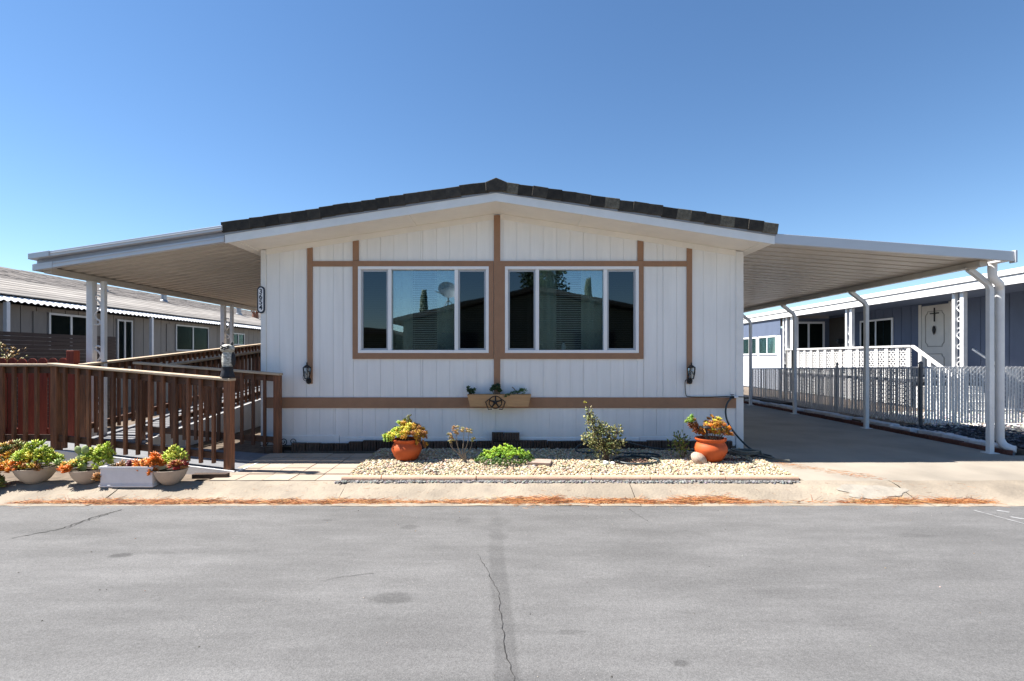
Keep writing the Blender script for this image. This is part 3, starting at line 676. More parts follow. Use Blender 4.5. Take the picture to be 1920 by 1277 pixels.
def railing(pa, pb, za, zb, h, nb, name_label=None, posts=(True, True), bal_off=0.045, side=None, cap=M_cap, lowgap=0.13, hb=0.0):
    """posts, two rails, flat cap, balusters on the outer side; (pa,pb) plan points, za/zb floor heights"""
    a = Vector((pa[0],pa[1],za)); b = Vector((pb[0],pb[1],zb)); d = (b-a); dn = Vector((d.x,d.y,0)).normalized(); n = Vector((dn.y,-dn.x,0))
    if side is not None and n.dot(Vector(side)) < 0: n = -n
    up = Vector((0,0,1))
    mr = MB().bar(a+up*(h-0.075)+n*0.0, b+up*(h-0.075), 0.038, 0.09)
    r = mr.build('railing', M_woodh, ramp, bevel=0.003)
    MB().bar(a+up*(lowgap+0.045), b+up*(lowgap+0.045), 0.038, 0.085).build('bottom_rail', M_woodh, r, bevel=0.003)
    e = dn*0.06
    MB().bar(a-e+up*(h-0.011)+n*0.015, b+e+up*(h-0.011)+n*0.015, 0.135, 0.034).build('cap_rail', cap, r, bevel=0.008)
    for k in range(nb):
        t = (k+1)/(nb+1); p = a.lerp(b, t) + n*bal_off
        s_ = 0.019; lo = p.z + lowgap - 0.055 + random.uniform(-.012,.012); hi = p.z + h - 0.034
        rz = math.atan2(dn.y, dn.x); mb = MB(); lean = random.uniform(-.006,.006)
        c = [Vector((-s_,-s_,0)),Vector((s_,-s_,0)),Vector((s_,s_,0)),Vector((-s_,s_,0))]; M3 = Matrix.Rotation(rz,3,'Z')
        vs = [Vector((p.x,p.y,lo))+M3@q for q in c] + [Vector((p.x+lean,p.y,hi))+M3@q for q in c]
        mb.add(vs, [(0,3,2,1),(4,5,6,7),(0,1,5,4),(1,2,6,5),(2,3,7,6),(3,0,4,7)]).build('baluster', M_wood, r, bevel=0.002)
    for f, p in zip(posts, (a, b)):
        if f:
            M3 = Matrix.Rotation(math.atan2(dn.y, dn.x),3,'Z'); s_ = 0.046
            q = p + n*0.0; c = [Vector((-s_,-s_,0)),Vector((s_,-s_,0)),Vector((s_,s_,0)),Vector((-s_,s_,0))]
            vs = [Vector((q.x,q.y,-0.09))+M3@k for k in c] + [Vector((q.x,q.y,p.z+h-0.029))+M3@k for k in c]
            MB().add(vs, [(0,3,2,1),(4,5,6,7),(0,1,5,4),(1,2,6,5),(2,3,7,6),(3,0,4,7)]).build('post', M_wood, r, bevel=0.004)
    return r
railing((-3.57,6.53), (-6.02,6.84), -0.03, 0.16, 1.16, 13, posts=(True, True), side=(0,-1,0))
railing((-6.10,6.85), (-7.6,6.85), 0.16, 0.16, 1.15, 9, posts=(False, True), side=(0,-1,0), cap=M_cap)
railing((-3.47,7.66), (-5.50,7.66), 0.0, 0.17, 1.16, 11, side=(0,-1,0))
railing((-6.36,7.70), (-6.36,14.0), 0.18, 0.70, 1.12, 40, side=(1,0,0), cap=M_capd)
railing((-5.42,8.3), (-5.42,14.0), 0.22, 0.70, 1.08, 36, posts=(True, True), side=(1,0,0), cap=M_capd)

# owl on the front post
owl = thing('owl_statue', (-3.585, 6.52, 1.13), 'speckled grey owl decoy perched on the ramp corner post', 'statue')
oc = (-3.585, 6.52, 1.147)
M_owlw = mat('owl_pale_plumage', (0.80,0.78,0.68), 0.6, 0.3, 24, (1,1,1.8), 0.6, 70, col2=(0.06,0.06,0.06))
M_owld = mat('owl_dark', (0.016,0.018,0.026), 0.55, 0.25, 30)
MB().lathe([(0.078,0.0),(0.080,0.02),(0.066,0.07),(0.060,0.115),(0.066,0.135)], oc, 16, rib=0.10, ribn=7).build('rock_base', M_owld, owl, smooth=True)
MB().lathe([(0.050,0.12),(0.064,0.15),(0.070,0.21),(0.066,0.27),(0.056,0.315),(0.052,0.325)], oc, 18, 1, 0.85).build('body', M_owlw, owl, smooth=True)
hd = MB().lathe([(0.050,0.312),(0.078,0.330),(0.086,0.36),(0.080,0.388),(0.060,0.408),(0.025,0.416)], oc, 18, 1, 0.85).build('head', M_owlw, owl, smooth=True)
for s_ in (-1, 1):
    MB().tube([(oc[0]+s_*0.038,oc[1],oc[2]+0.395),(oc[0]+s_*0.055,oc[1]-0.005,oc[2]+0.425),(oc[0]+s_*0.066,oc[1]-0.005,oc[2]+0.447)], [0.022,0.014,0.003], 8).build('ear_tuft', M_owld, hd, smooth=True)
    MB().lathe([(0.004,-0.012),(0.018,-0.007),(0.021,0.0),(0.018,0.007),(0.004,0.012)], (oc[0]+s_*0.032, oc[1]-0.066, oc[2]+0.368), 12).build('eye', M_black, hd, smooth=True)
    MB().lathe([(0.004,0.13),(0.03,0.17),(0.036,0.22),(0.03,0.28),(0.008,0.32)], (oc[0]+s_*0.062, oc[1]+0.018, oc[2]), 12, 0.6, 1.3).build('wing', M_owld, owl, smooth=True)
MB().tube([(oc[0],oc[1]-0.060,oc[2]+0.366),(oc[0],oc[1]-0.080,oc[2]+0.352),(oc[0],oc[1]-0.076,oc[2]+0.338)], [0.012,0.009,0.002], 8).build('beak', M_owld, hd, smooth=True)
MB().bar((oc[0]-0.055,oc[1]-0.062,oc[2]+0.397),(oc[0]-0.004,oc[1]-0.07,oc[2]+0.376),0.012,0.012).bar((oc[0]+0.055,oc[1]-0.062,oc[2]+0.397),(oc[0]+0.004,oc[1]-0.07,oc[2]+0.376),0.012,0.012).build('brow', M_owld, hd)

# red dog-eared fence behind the landing
rfn = thing('red_picket_fence', (-6.9, 7.66, -0.08), 'red stained dog-eared picket fence behind the ramp landing', 'fence')
bx('post', M_red, rfn, -6.62, -6.505, 7.68, 7.79, -0.08, 1.50, 0.006)
for k in range(8):
    x1 = -6.625-k*0.152; x0 = x1-0.122; z = 1.385+random.uniform(-.008,.008)
    MB().pxz([(x0,-0.02),(x1,-0.02),(x1,z-0.035),(x1-0.035,z),(x0+0.035,z),(x0,z-0.035)], 7.70, 7.718).build('picket', M_red, rfn, bevel=0.002)
bx('rail', M_red, rfn, -7.85, -6.62, 7.7185, 7.756, 0.25, 0.34); bx('rail', M_red, rfn, -7.85, -6.62, 7.7185, 7.756, 1.1, 1.19)

# ================================================================== WALL FITTINGS
def lantern(x, z, label):
    L = thing('wall_lantern', (x, Y0-0.02, z), label, 'lantern', 'wrought iron lanterns on the front wall')
    y = Y0-0.095; mb = MB()
    prof = [(0.001,0.0),(0.012,0.006),(0.016,0.02),(0.022,0.024),(0.056,0.045),(0.060,0.058)]
    MB().lathe([(0.058,-0.062),(0.062,-0.055),(0.030,-0.03),(0.012,-0.018),(0.010,0.0),(0.012,0.010),(0.003,0.022)], (x,y,z+0.30), 6).build('cap', M_black, L)
    cage = MB()
    for k in range(6):
        a = k*math.pi/3; c, s_ = math.cos(a), math.sin(a)
        cage.tube([(x+0.058*c,y+0.058*s_,z+0.243),(x+0.052*c,y+0.052*s_,z+0.16),(x+0.034*c,y+0.034*s_,z+0.075)], 0.005, 5)
    for k in range(6):
        a = k*math.pi/3; b_ = a+math.pi/3
        cage.tube([(x+0.055*math.cos(a),y+0.055*math.sin(a),z+0.20),(x+0.05*math.cos((a+b_)/2),y+0.05*math.sin((a+b_)/2),z+0.165),(x+0.048*math.cos(b_),y+0.048*math.sin(b_),z+0.125)], 0.004, 5)
    cage.lathe([(0.036,0.0),(0.038,0.008),(0.034,0.014)], (x,y,z+0.066), 6)
    cage.build('cage', M_black, L)
    MB().lathe([(0.030,0.075),(0.046,0.16),(0.052,0.24)], (x,y,z), 6).build('glass', M_lglass, L)
    MB().lathe([(0.006,0.08),(0.020,0.11),(0.026,0.15),(0.018,0.19),(0.004,0.205)], (x,y,z), 10).build('bulb', M_bulb, L, smooth=True)
    arm = smooth_path([(x,y,z+0.07),(x-0.005,y-0.005,z+0.045),(x,y+0.03,z+0.03),(x,Y0-0.03,z+0.04)], 5)
    MB().tube(arm, 0.007, 6).tube(smooth_path([(x-0.05,y,z+0.15),(x-0.055,y,z+0.08),(x-0.03,y,z+0.045),(x,y+0.02,z+0.04)],5), 0.0045, 5).build('arm', M_black, L, smooth=True)
    ring = MB()
    for k in range(16):
        a = 2*math.pi*k/16; ring.v.append((x+0.034*math.cos(a), Y0-0.045, z+0.04+0.046*math.sin(a)))
    for k in range(16):
        a = 2*math.pi*k/16; ring.v.append((x+0.040*math.cos(a), Y0-0.019, z+0.04+0.052*math.sin(a)))
    ring.f += [tuple(range(16)), tuple(range(31,15,-1))] + [(k,(k+1)%16,(k+1)%16+16,k+16) for k in range(16)]
    ring.build('backplate', M_black, L)
    return L
M_lglass = glass_mat('lantern_glass', 0.12, (0.9,0.9,0.9), 0.15)
M_bulb = mat('bulb_glass', (0.7,0.7,0.68), 0.3, 0.02, 5)
lantern(-3.075, 1.005, 'black iron wall lantern on the brown trim by the house number')
lantern(2.69, 1.005, 'black iron wall lantern on the brown trim above the hose tap')
cb = MB().tube(smooth_path([(2.655,Y0-0.045,1.06),(2.62,Y0-0.03,1.045),(2.618,Y0-0.028,0.95),(2.63,Y0-0.028,0.835),(2.68,Y0-0.03,0.805),(2.95,Y0-0.032,0.800),(3.2,Y0-0.032,0.808),(3.33,Y0-0.032,0.805),(3.515,Y0-0.028,0.80)], 5), 0.0065, 6).build('electric_cable', M_black, smooth=True)
tag(cb, 'thin black cable from the lantern along the brown belt board', 'cable')

# house number
pq = thing('house_number_plaque', (-3.80, Y0-0.02, 2.065), 'navy and white house number plaque on the corner board', 'plaque')
def stadium(cx, cz, hw, hh, n=10):
    P = []
    for k in range(n+1): a = math.pi*k/n; P.append((cx+hw*math.cos(a), cz+hh-hw+hw*math.sin(a)))
    for k in range(n+1): a = math.pi+math.pi*k/n; P.append((cx+hw*math.cos(a), cz-hh+hw+hw*math.sin(a)))
    return P
px, pz = -3.793, 2.27
MB().pxz(stadium(px,pz,0.056,0.205), Y0-0.036, Y0-0.0185).build('backing', M_navy, pq)
MB().pxz(stadium(px,pz,0.037,0.182), Y0-0.040, Y0-0.0365).build('face', M_vinyl, pq)
for k, ch in enumerate('3654'):
    cu = bpy.data.curves.new('digit', 'FONT'); cu.body = ch; cu.size = 0.105; cu.extrude = 0.002; cu.align_x = 'CENTER'; cu.align_y = 'CENTER'; cu.offset = 0.002
    to = bpy.data.objects.new('digit_curve', cu); COL.objects.link(to)
    me = bpy.data.meshes.new_from_object(to.evaluated_get(bpy.context.evaluated_depsgraph_get())); bpy.data.objects.remove(to); bpy.data.curves.remove(cu)
    me.materials.clear(); me.materials.append(M_navy)
    do = bpy.data.objects.new('digit', me); COL.objects.link(do); do.parent = pq
    do.location = Vector((px, Y0-0.0425, pz+0.122-k*0.081)) - WL[pq.name]; do.rotation_euler = (R(90),0,0); WL[do.name] = WL[pq.name]

# planter box on the belt board
pb = thing('wall_planter_box', (-0.2, Y0-0.1, 0.65), 'tan wooden planter box with a black star, fixed to the belt board', 'planter box')
xa, xb, za, zb = -0.665, 0.285, 0.668, 0.848
f1 = MB(); yb_, yf = Y0-0.022, Y0-0.19
def trap(x0, x1, y): return [(x0+0.045,y,za),(x1-0.045,y,za),(x1,y,zb),(x0,y,zb)]
f1.add(trap(xa,xb,yf)+[(p[0],p[1]+0.012,p[2]) for p in trap(xa,xb,yf)], [(0,1,2,3),(7,6,5,4),(0,4,5,1),(1,5,6,2),(2,6,7,3),(3,7,4,0)]).build('front_board', M_box, pb)
for s_, xx in ((-1,xa),(1,xb)):
    i_ = -s_*0.012
    vs = [(xx-s_*0.045,yf+0.0125,za),(xx,yf+0.0125,zb),(xx,yb_,zb),(xx-s_*0.045,yb_,za)]
    MB().add(vs+[(p[0]+i_,p[1],p[2]) for p in vs], [(0,1,2,3),(7,6,5,4),(0,4,5,1),(1,5,6,2),(2,6,7,3),(3,7,4,0)]).build('end_board', M_box, pb)
MB().add(trap(xa+0.013,xb-0.013,yb_-0.012)+trap(xa+0.013,xb-0.013,yb_), [(0,1,2,3),(7,6,5,4),(0,4,5,1),(1,5,6,2),(2,6,7,3),(3,7,4,0)]).build('back_board', M_box, pb)
MB().box(xa+0.05,xb-0.05,yf+0.013,yb_-0.013,za,zb-0.03).build('soil', M_soil, pb)
st = MB(); sc = (-0.245, yf-0.012, 0.735)
star = [(sc[0]+(0.092 if k%2 == 0 else 0.036)*math.sin(k*math.pi/5), sc[1], sc[2]+(0.092 if k%2 == 0 else 0.036)*math.cos(k*math.pi/5)) for k in range(10)]
for k in range(5): st.tube([star[2*k], (sc[0],sc[1]-0.006,sc[2])], [0.007,0.016], 5)
ringp = [(sc[0]+0.092*math.cos(a), sc[1], sc[2]+0.092*math.sin(a)) for a in np.linspace(0, 2*math.pi, 25)]
st.tube(ringp, 0.006, 6)
pen = [(sc[0]-0.145,sc[1],sc[2]+0.005),(sc[0]-0.105,sc[1],sc[2]-0.105),(sc[0]+0.105,sc[1],sc[2]-0.105),(sc[0]+0.145,sc[1],sc[2]+0.005),(sc[0]+0.07,sc[1],sc[2]+0.06)]
st.tube([pen[0],pen[1]], 0.006, 6).tube([pen[2],pen[3]], 0.006, 6).tube([pen[3],pen[4]], 0.006, 6).tube([pen[0],(sc[0]-0.07,sc[1],sc[2]+0.06)], 0.006, 6)
st.tube([pen[1],(sc[0]-0.05,sc[1],sc[2]-0.10)], 0.007, 6).tube([pen[2],(sc[0]+0.05,sc[1],sc[2]-0.10)], 0.007, 6)
st.build('star_ornament', M_black, pb, smooth=True)
for (cx, cz, sp, n) in ((-0.62,0.90,0.06,14),(-0.245,0.93,0.07,24)):
    lv = Leaves()
    for k in range(n):
        lv.rosette((cx+random.uniform(-sp,sp), Y0-0.10+random.uniform(-.04,.04), cz+random.uniform(-.05,.05)), 9, 0.042, 0.022, 0.008, [G_DARK,(0.05,0.10,0.035)], (random.uniform(-.5,.5),random.uniform(-.6,.1),1))
    lv.build('succulent', pb)
lv = Leaves()
for k in range(26):
    t = k/25; lv.rosette((-0.10+0.26*t, yf-0.01+0.10*t, 0.825+0.075*t+random.uniform(-.02,.02)), 8, 0.032, 0.010, 0.006, [(0.08,0.17,0.05),(0.05,0.12,0.035)], (random.uniform(-.8,.4),-.4,1))
for k in range(12): lv.rosette((0.16+random.uniform(-.05,.04), Y0-0.1, 0.87+random.uniform(-.02,.05)), 6, 0.05, 0.012, 0.006, [(0.10,0.22,0.05)], (random.uniform(-.6,.6),-.2,1))
lv.build('trailing_succulent', pb)
sm = MB()
for (xx, zz, x2) in ((-0.62,0.90,-0.60),(-0.58,0.91,-0.56),(-0.25,0.95,-0.245),(-0.20,0.92,-0.22),(-0.30,0.92,-0.26)):
    sm.tube([(x2,Y0-0.1,0.81),(xx,Y0-0.1,zz)], 0.007, 5)
sm.tube([(0.10,Y0-0.1,0.83),(0.03,Y0-0.1,0.93),(0.0,Y0-0.1,0.955)], 0.007, 5).build('stems', M_stem, pb)

# black scroll border leaning at the foot of the corner
ib = MB()
for k in range(4):
    x = -3.72+k*0.14; c = (x, Y0-0.06)
    ib.tube([(c[0]+0.055*(1-t*0.75)*math.cos(a), c[1], 0.13+0.055*(1-t*0.75)*math.sin(a)) for t, a in ((q/20, -1.5+q*0.42) for q in range(21))], 0.006, 5)
    ib.tube([(c[0]-0.07,c[1],0.075),(c[0]+0.07,c[1],0.075)], 0.006, 5).tube([(c[0],c[1],-0.07),(c[0],c[1],0.08)], 0.005, 5)
tag(ib.build('garden_border', M_black), 'black wrought iron scroll border at the house corner', 'border')

# edging bricks at the foot of the wall
eb = MB().box(-3.40,3.30,Y0-0.135,Y0-0.03,-0.07,-0.0).build('brick_edging', M_dirt); tag(eb, 'dark fluted brick edging along the foot of the front wall', 'edging')
x = -3.30; e0 = None
def fluted(wd, h):
    mb = MB(); n = max(3, int(round(wd/0.042))); P = []
    for k in range(n):
        a = -wd/2+wd*k/n; b = a+wd/n; P += [(a+0.002,0.0),(a+0.008,-0.011),((a+b)/2,-0.015),(b-0.008,-0.011),(b-0.002,0.0)]
    poly = P + [(wd/2,0.075),(-wd/2,0.075)]
    m = len(poly); vs = [(p[0],p[1],0) for p in poly]+[(p[0],p[1],h) for p in poly]
    mb.add(vs, [tuple(range(m-1,-1,-1)), tuple(range(m,2*m))]+[(i,(i+1)%m,(i+1)%m+m,i+m) for i in range(m)])
    return mb
fb = fluted(0.205, 0.15).build('brick', M_brick, origin=(0,0,0)); first = True
while x < 3.22:
    o = fb if first else fb.copy()
    if not first: COL.objects.link(o)
    first = False; o.parent = eb
    zz = 0.03 if x < -1.95 else 0.06
    o.location = Vector((x+0.105, Y0-0.115+random.uniform(-.006,.006), -0.005+random.uniform(-.012,.008)+(0 if x > -2.6 else -0.03))) - WL[eb.name]
    o.rotation_euler = (random.uniform(-.04,.04), random.uniform(-.02,.02), random.uniform(-.03,.03)); x += 0.213
o = fluted(0.175,0.115).build('brick', M_brick, origin=(0,0,0)); o.parent = eb; o.location = Vector((-0.215,Y0-0.125,0.158))-WL[eb.name]
o = fluted(0.235,0.110).build('brick', M_brick, origin=(0,0,0)); o.parent = eb; o.location = Vector((-0.005,Y0-0.125,0.158))-WL[eb.name]

# ================================================================== GRAVEL BED
bed = struct(MB().pyz([(6.10,-0.2),(7.73,-0.2),(7.73,0.03),(6.6,0.0),(6.10,-0.035)], -1.985, 3.40).build('gravel_bed_base', M_dirt, origin=(0,0,0)))
def bz(y): return -0.035 + 0.035*(y-6.10)/0.5 if y < 6.6 else 0.03*(y-6.6)/1.13
pts = []
for _ in range(21000):
    x = random.uniform(-1.96,3.39); y = random.uniform(6.12,7.70)
    if x > 3.05+0.34*(7.2-y)*1.2 and y > 7.0 and random.random() < 0.7: continue
    pts.append((x, y, bz(y)+random.uniform(-0.002,0.016)))
gr = stones('white_gravel', pts, 0.0172, [(0.48,0.41,0.28),(0.40,0.33,0.22),(0.58,0.53,0.42),(0.34,0.28,0.19),(0.52,0.42,0.25),(0.28,0.235,0.18),(0.40,0.27,0.16)])
gr['label'] = 'pale cream pebbles filling the flower bed'; gr['category'] = 'gravel'
# faded half-round terracotta border with rough mortar below
tb = None; cuts = [-2.0,-1.53,-0.42,0.93,1.62,2.5,3.36]
for i in range(len(cuts)-1):
    a, b = cuts[i]+0.006, cuts[i+1]-0.006; n = 12; P = []
    y0_ = 6.085+random.uniform(-.006,.006); rz = random.uniform(-.004,.004)
    def half(u, v, a=a, b=b, y0_=y0_, rz=rz): an = -0.35+v*(math.pi+0.7); return (a+(b-a)*u, y0_-0.040*math.cos(an)+rz*(u-.5), -0.032+0.046*math.sin(an)+random.uniform(-.0015,.0015))
    mb = MB().grid(half, 14, 10)
    nn = 15*11; mb.f.append(tuple(range(0,11))); mb.f.append(tuple(14*11+k for k in range(10,-1,-1)))
    if tb is None: tb = tag(mb.build('garden_border', M_terraP, smooth=True), 'faded half-round terracotta border tiles along the gravel bed', 'border')
    else: mb.build('border_tile', M_terraP, tb, smooth=True)
mo = MB()
def mort(u, v):
    x = -2.03+5.36*u; amp = 0.5+0.5*math.sin(x*1.7+0.6)*math.sin(x*4.1)
    y = 6.055 - 0.085*(1-v)*(0.75+0.35*amp); z = -0.062+0.028*math.sin(v*math.pi*0.75+0.5)
    return (x, y+random.uniform(-.012,.012), z+random.uniform(-.010,.012))
mo.grid(mort, 320, 6); mo = mo.build('mortar_bead', M_mortar, tb); mo['label'] = 'rough grey mortar squeezed out below the border tiles'
pts = [(random.uniform(-2.05,3.25), random.uniform(5.965,6.03), -0.050+random.uniform(-.008,.012)) for _ in range(1300)]
stones('mortar_crumbs', pts, 0.016, [(0.20,0.195,0.19),(0.13,0.13,0.13),(0.26,0.25,0.24)], 'stuff', tb)

# pine needles in the gutter
ms = []; cs = []
NV = [(-0.5,0,0),(0.5,0,0),(0,0.8,0),(-0.3,0,1),(0.3,0,1),(0,0.5,1)]; NF = [(0,1,4,3),(1,2,5,4),(2,0,3,5)]
def dens(x): 
    return max(0.0, 0.22+0.30*math.sin(x*1.3+0.4)+0.28*math.sin(x*3.1+1)+0.22*math.sin(x*6.7)+0.2*math.sin(x*13.3+2))
cnt = 0
while cnt < 7200:
    x = random.uniform(-5.3,5.1)
    dn_ = dens(x)*(1.0 if x > -3.3 else 0.3)
    if 2.65 < x < 3.55 and random.random() < .85: continue
    if random.random() > dn_*0.8+0.17: continue
    y = 5.555 + random.gauss(0, 0.026+0.05*dn_) + (0.05 if 1.9 < x < 2.5 else 0)
    h = 0.045*dn_*math.exp(-((y-5.57)/0.06)**2); z = -0.158 + random.uniform(0, h) + max(0, (y-5.63))*0.3
    a = random.gauss(0, 0.55) + (math.pi if random.random() < .5 else 0); d = Vector((math.cos(a), math.sin(a)*0.7, random.uniform(-.02,.22)))
    ms.append(leaf_m((x,y,z), d, random.uniform(0.06,0.17), 0.0036, 0.0036)); cs.append(jc(random.choice([(0.56,0.23,0.08),(0.46,0.17,0.06),(0.66,0.34,0.14),(0.16,0.06,0.03),(0.66,0.38,0.18),(0.20,0.08,0.04)]), .2)); cnt += 1
for _ in range(500):
    x = random.uniform(-5.3,5.2); y = random.uniform(5.3,6.0); k = KP
    z = -0.145 if y < 5.45 else np.interp(y, [p[0] for p in KP], [p[1] for p in KP])+0.004
    a = random.uniform(0,6.28); ms.append(leaf_m((x,y,z), (math.cos(a),math.sin(a),0.02), random.uniform(0.03,0.09), 0.002, 0.002)); cs.append(jc((0.38,0.17,0.07)))
for _ in range(110):
    t = random.random(); x = 3.46+0.95*t+random.gauss(0,.05); y = 6.95-0.80*t+random.gauss(0,.06)
    a = random.gauss(-0.7,.6); ms.append(leaf_m((x,y,slabz(y)+0.004), (math.cos(a),math.sin(a),0.03), random.uniform(0.05,0.12), 0.003, 0.003)); cs.append(jc((0.42,0.18,0.07)))
pn = piece_mesh('pine_needles', NV, NF, ms, cs, M_needle, None, (0,0,0), smooth=False, kind='stuff'); pn['label'] = 'drifts of rust-coloured pine needles in the gutter'; pn['category'] = 'pine needles'

gp = []
for _ in range(110):
    y = 5.38-abs(random.gauss(0,0.35)) if random.random() < .6 else random.uniform(1.9,5.3); gp.append((random.uniform(-5.2,5.2)*max(0.45,y/5.4), y, -0.149))
g_ = stones('road_grit', gp, 0.005, [(0.30,0.28,0.25),(0.05,0.045,0.04),(0.22,0.15,0.09),(0.10,0.09,0.08)]); g_['label'] = 'scattered grit and crumbs on the asphalt'; g_['category'] = 'grit'
# ================================================================== POTS AND PLANTS IN THE BED
POT = [(0.115,0.0),(0.125,0.004),(0.17,0.07),(0.205,0.15),(0.207,0.18),(0.19,0.225),(0.168,0.255),(0.170,0.265),(0.188,0.275),(0.198,0.295),(0.196,0.305),(0.178,0.303),(0.172,0.27)]
def pot(x, y, z, sc, label):
    t = thing('terracotta_pot', (x,y,z), label, 'potted plant')
    MB().lathe([(r*sc,h*sc) for r,h in POT], (x,y,z), 36).build('pot', M_terra, t, smooth=True)
    MB().lathe([(0.001,0.275*sc),(0.172*sc,0.272*sc)], (x,y,z), 24).build('soil', M_soil, t)
    return t
t = pot(-1.42, 6.98, 0.005, 0.98, 'round terracotta pot of yellow and bronze succulents spilling over its rim')
lv = Leaves(); cx, cy = -1.42, 6.98
for k in range(150):
    a = random.uniform(0,6.28); r = 0.20*math.sqrt(random.random()); x = cx+r*math.cos(a)*1.15; y = cy+r*math.sin(a); z = 0.31+0.15*(1-(r/0.22)**2)*random.uniform(.6,1.3)+random.uniform(-.03,.04)
    u = (x-cx)/0.22
    cols = [G_LIME,G_YEL] if u < -0.25 else ([G_YEL,G_GOLD,G_YEL] if u < 0.35 else [G_BR,G_GOLD,G_BR])
    lv.rosette((x,y,z), 12, 0.06, 0.018, 0.010, cols, ((x-cx)*3,(y-cy)*3-0.3,1), (0.1,1.1))
for k in range(26): lv.rosette((cx-0.20+random.uniform(-.09,.05), cy-0.05+random.uniform(-.08,.08), 0.31+random.uniform(-.03,.05)), 10, 0.045, 0.015, 0.009, [G_LIME,(0.22,0.36,0.06)], (-1,-.4,.6))
for k in range(34): lv.rosette((cx+0.17+random.uniform(-.04,.09), cy-0.06+random.uniform(-.08,.08), 0.27+random.uniform(-.09,.14)), 10, 0.045, 0.015, 0.009, [G_BR,G_GOLD,(0.35,0.16,0.05)], (1,-.4,.3))
for k in range(6): lv.rosette((cx+0.03+random.uniform(-.012,.012), cy, 0.50+0.02*k), 5, 0.045, 0.018, 0.008, [G_OLIVE,(0.3,0.3,0.1)], (0,0,1))
lv.build('succulents', t)
MB().tube([(cx+0.02,cy,0.27),(cx+0.03,cy,0.60)], 0.006, 5).tube([(cx-0.02,cy,0.44),(cx+0.03,cy,0.46),(cx+0.09,cy,0.45)], 0.004, 5).build('stem', M_stem, t)

t = pot(2.66, 6.93, 0.005, 1.04, 'orange terracotta pot with golden succulents and a black solar light')
cx, cy = 2.66, 6.93; lv = Leaves()
for k in range(210):
    a = random.uniform(0,6.28); r = 0.185*math.sqrt(random.random()); x = cx+0.05+r*math.cos(a)*1.25; y = cy+r*math.sin(a)*.8; z = 0.36+random.uniform(0,0.26)*(1-abs(x-cx-0.05)/0.27)
    lv.rosette((x,y,z), 9, 0.046, 0.014, 0.007, [G_GOLD,G_OR,(0.56,0.33,0.05),G_BR,G_YEL,(0.48,0.22,0.03)], ((x-cx)*3,-.3,1), (0.1,1.2))
for k in range(30):
    q = k/29; lv.rosette((cx-0.17-0.10*q+random.uniform(-.045,.045), cy-0.02+random.uniform(-.05,.05), 0.40+0.20*q+random.uniform(-.05,.05)), 12, 0.050, 0.018, 0.007, [(0.22,0.06,0.03),(0.30,0.10,0.035),(0.34,0.15,0.04)] if q < .75 else [G_GREEN,(0.25,0.36,0.05)], (-.9,-.5,.6), (0.1,1.3))
lv.build('succulents', t)
sm = MB().tube([(cx,cy,0.28),(cx-0.10,cy,0.36),(cx-0.20,cy-0.02,0.47)], 0.012, 6)
for k in range(16): xx = cx+0.05+random.uniform(-.15,.16); sm.tube([(cx+0.04+(xx-cx)*.4,cy+random.uniform(-.08,.03),0.28),(xx,cy+random.uniform(-.1,.03),0.50+random.uniform(-.06,.08))], 0.004, 5)
sm.build('stems', M_stem, t)
sl = thing('solar_light', (cx-0.085,cy-0.10,0.28), 'black mushroom-shaped solar light stuck in the orange pot', 'garden light')
MB().tube([(cx-0.085,cy-0.10,0.27),(cx-0.095,cy-0.11,0.46)], [0.022,0.014], 8).build('stake', M_black, sl)
MB().lathe([(0.01,-0.01),(0.058,0.0),(0.060,0.012),(0.045,0.026),(0.012,0.034)], (cx-0.095,cy-0.11,0.465), 16).build('cap', M_black, sl, smooth=True)
lv = Leaves().cloud((2.30,7.10,0.20), (0.15,0.12,0.17), 170, 0.055, 0.028, 0.004, [(0.20,0.28,0.06),(0.28,0.30,0.07),(0.13,0.20,0.05)], 0.3, 0.1)
t = thing('leafy_sprig', (2.36,7.10,0.02), 'small yellow-green leafy plant beside the orange pot', 'plant')
lv.build('leaves', t); sm = MB()
for k in range(7): sm.tube([(2.36,7.1,0.0),(2.3+random.uniform(-.12,.12),7.1+random.uniform(-.08,.08),0.18+random.uniform(0,.14))], 0.005, 5)
sm.build('stems', M_stem, t)
# painted rock leaning on the pot
mb = MB(); mb.lathe([(0.004,-0.05),(0.06,-0.042),(0.095,-0.01),(0.098,0.01),(0.07,0.04),(0.004,0.05)], (0,0,0), 16, 1.0, 0.75)
M_prock = mat('banded_rock', (0.66,0.60,0.50), 0.7, 0.2, 7, (1,1,6), 0.2, 40, col2=(0.36,0.19,0.11))
rk = mb.build('leaning_rock', M_prock, smooth=True, origin=(0,0,0)); rk.scale = (1.25,1.25,1.25); rk.location = (2.44,6.76,0.068); rk.rotation_euler = (R(52),R(28),R(12)); tag(rk, 'pale banded rock leaning on the orange pot', 'rock')

# green sedum mound
t = thing('sedum_mound', (-0.09,6.80,0.01), 'bright lime-green low succulent mound in the gravel', 'plant'); lv = Leaves()
for k in range(300):
    a = random.uniform(0,6.28); r = math.sqrt(random.random()); x = -0.09+0.385*r*math.cos(a); y = 6.80+0.24*r*math.sin(a); z = 0.03+0.165*(1-r**2.5)*random.uniform(.55,1.18)+0.02*math.sin(x*23)*math.sin(y*31)
    lv.rosette((x,y,z), 9, 0.040, 0.014, 0.009, [(0.34,0.56,0.04),(0.46,0.62,0.05),(0.24,0.44,0.035)] if z > 0.09 else [(0.08,0.17,0.03),(0.12,0.2,0.03)], ((x+0.09)*2,(y-6.8)*2-.1,1), (0.1,1.2))  # low leaves coloured darker for the shade in the gaps
lv.build('leaves', t)
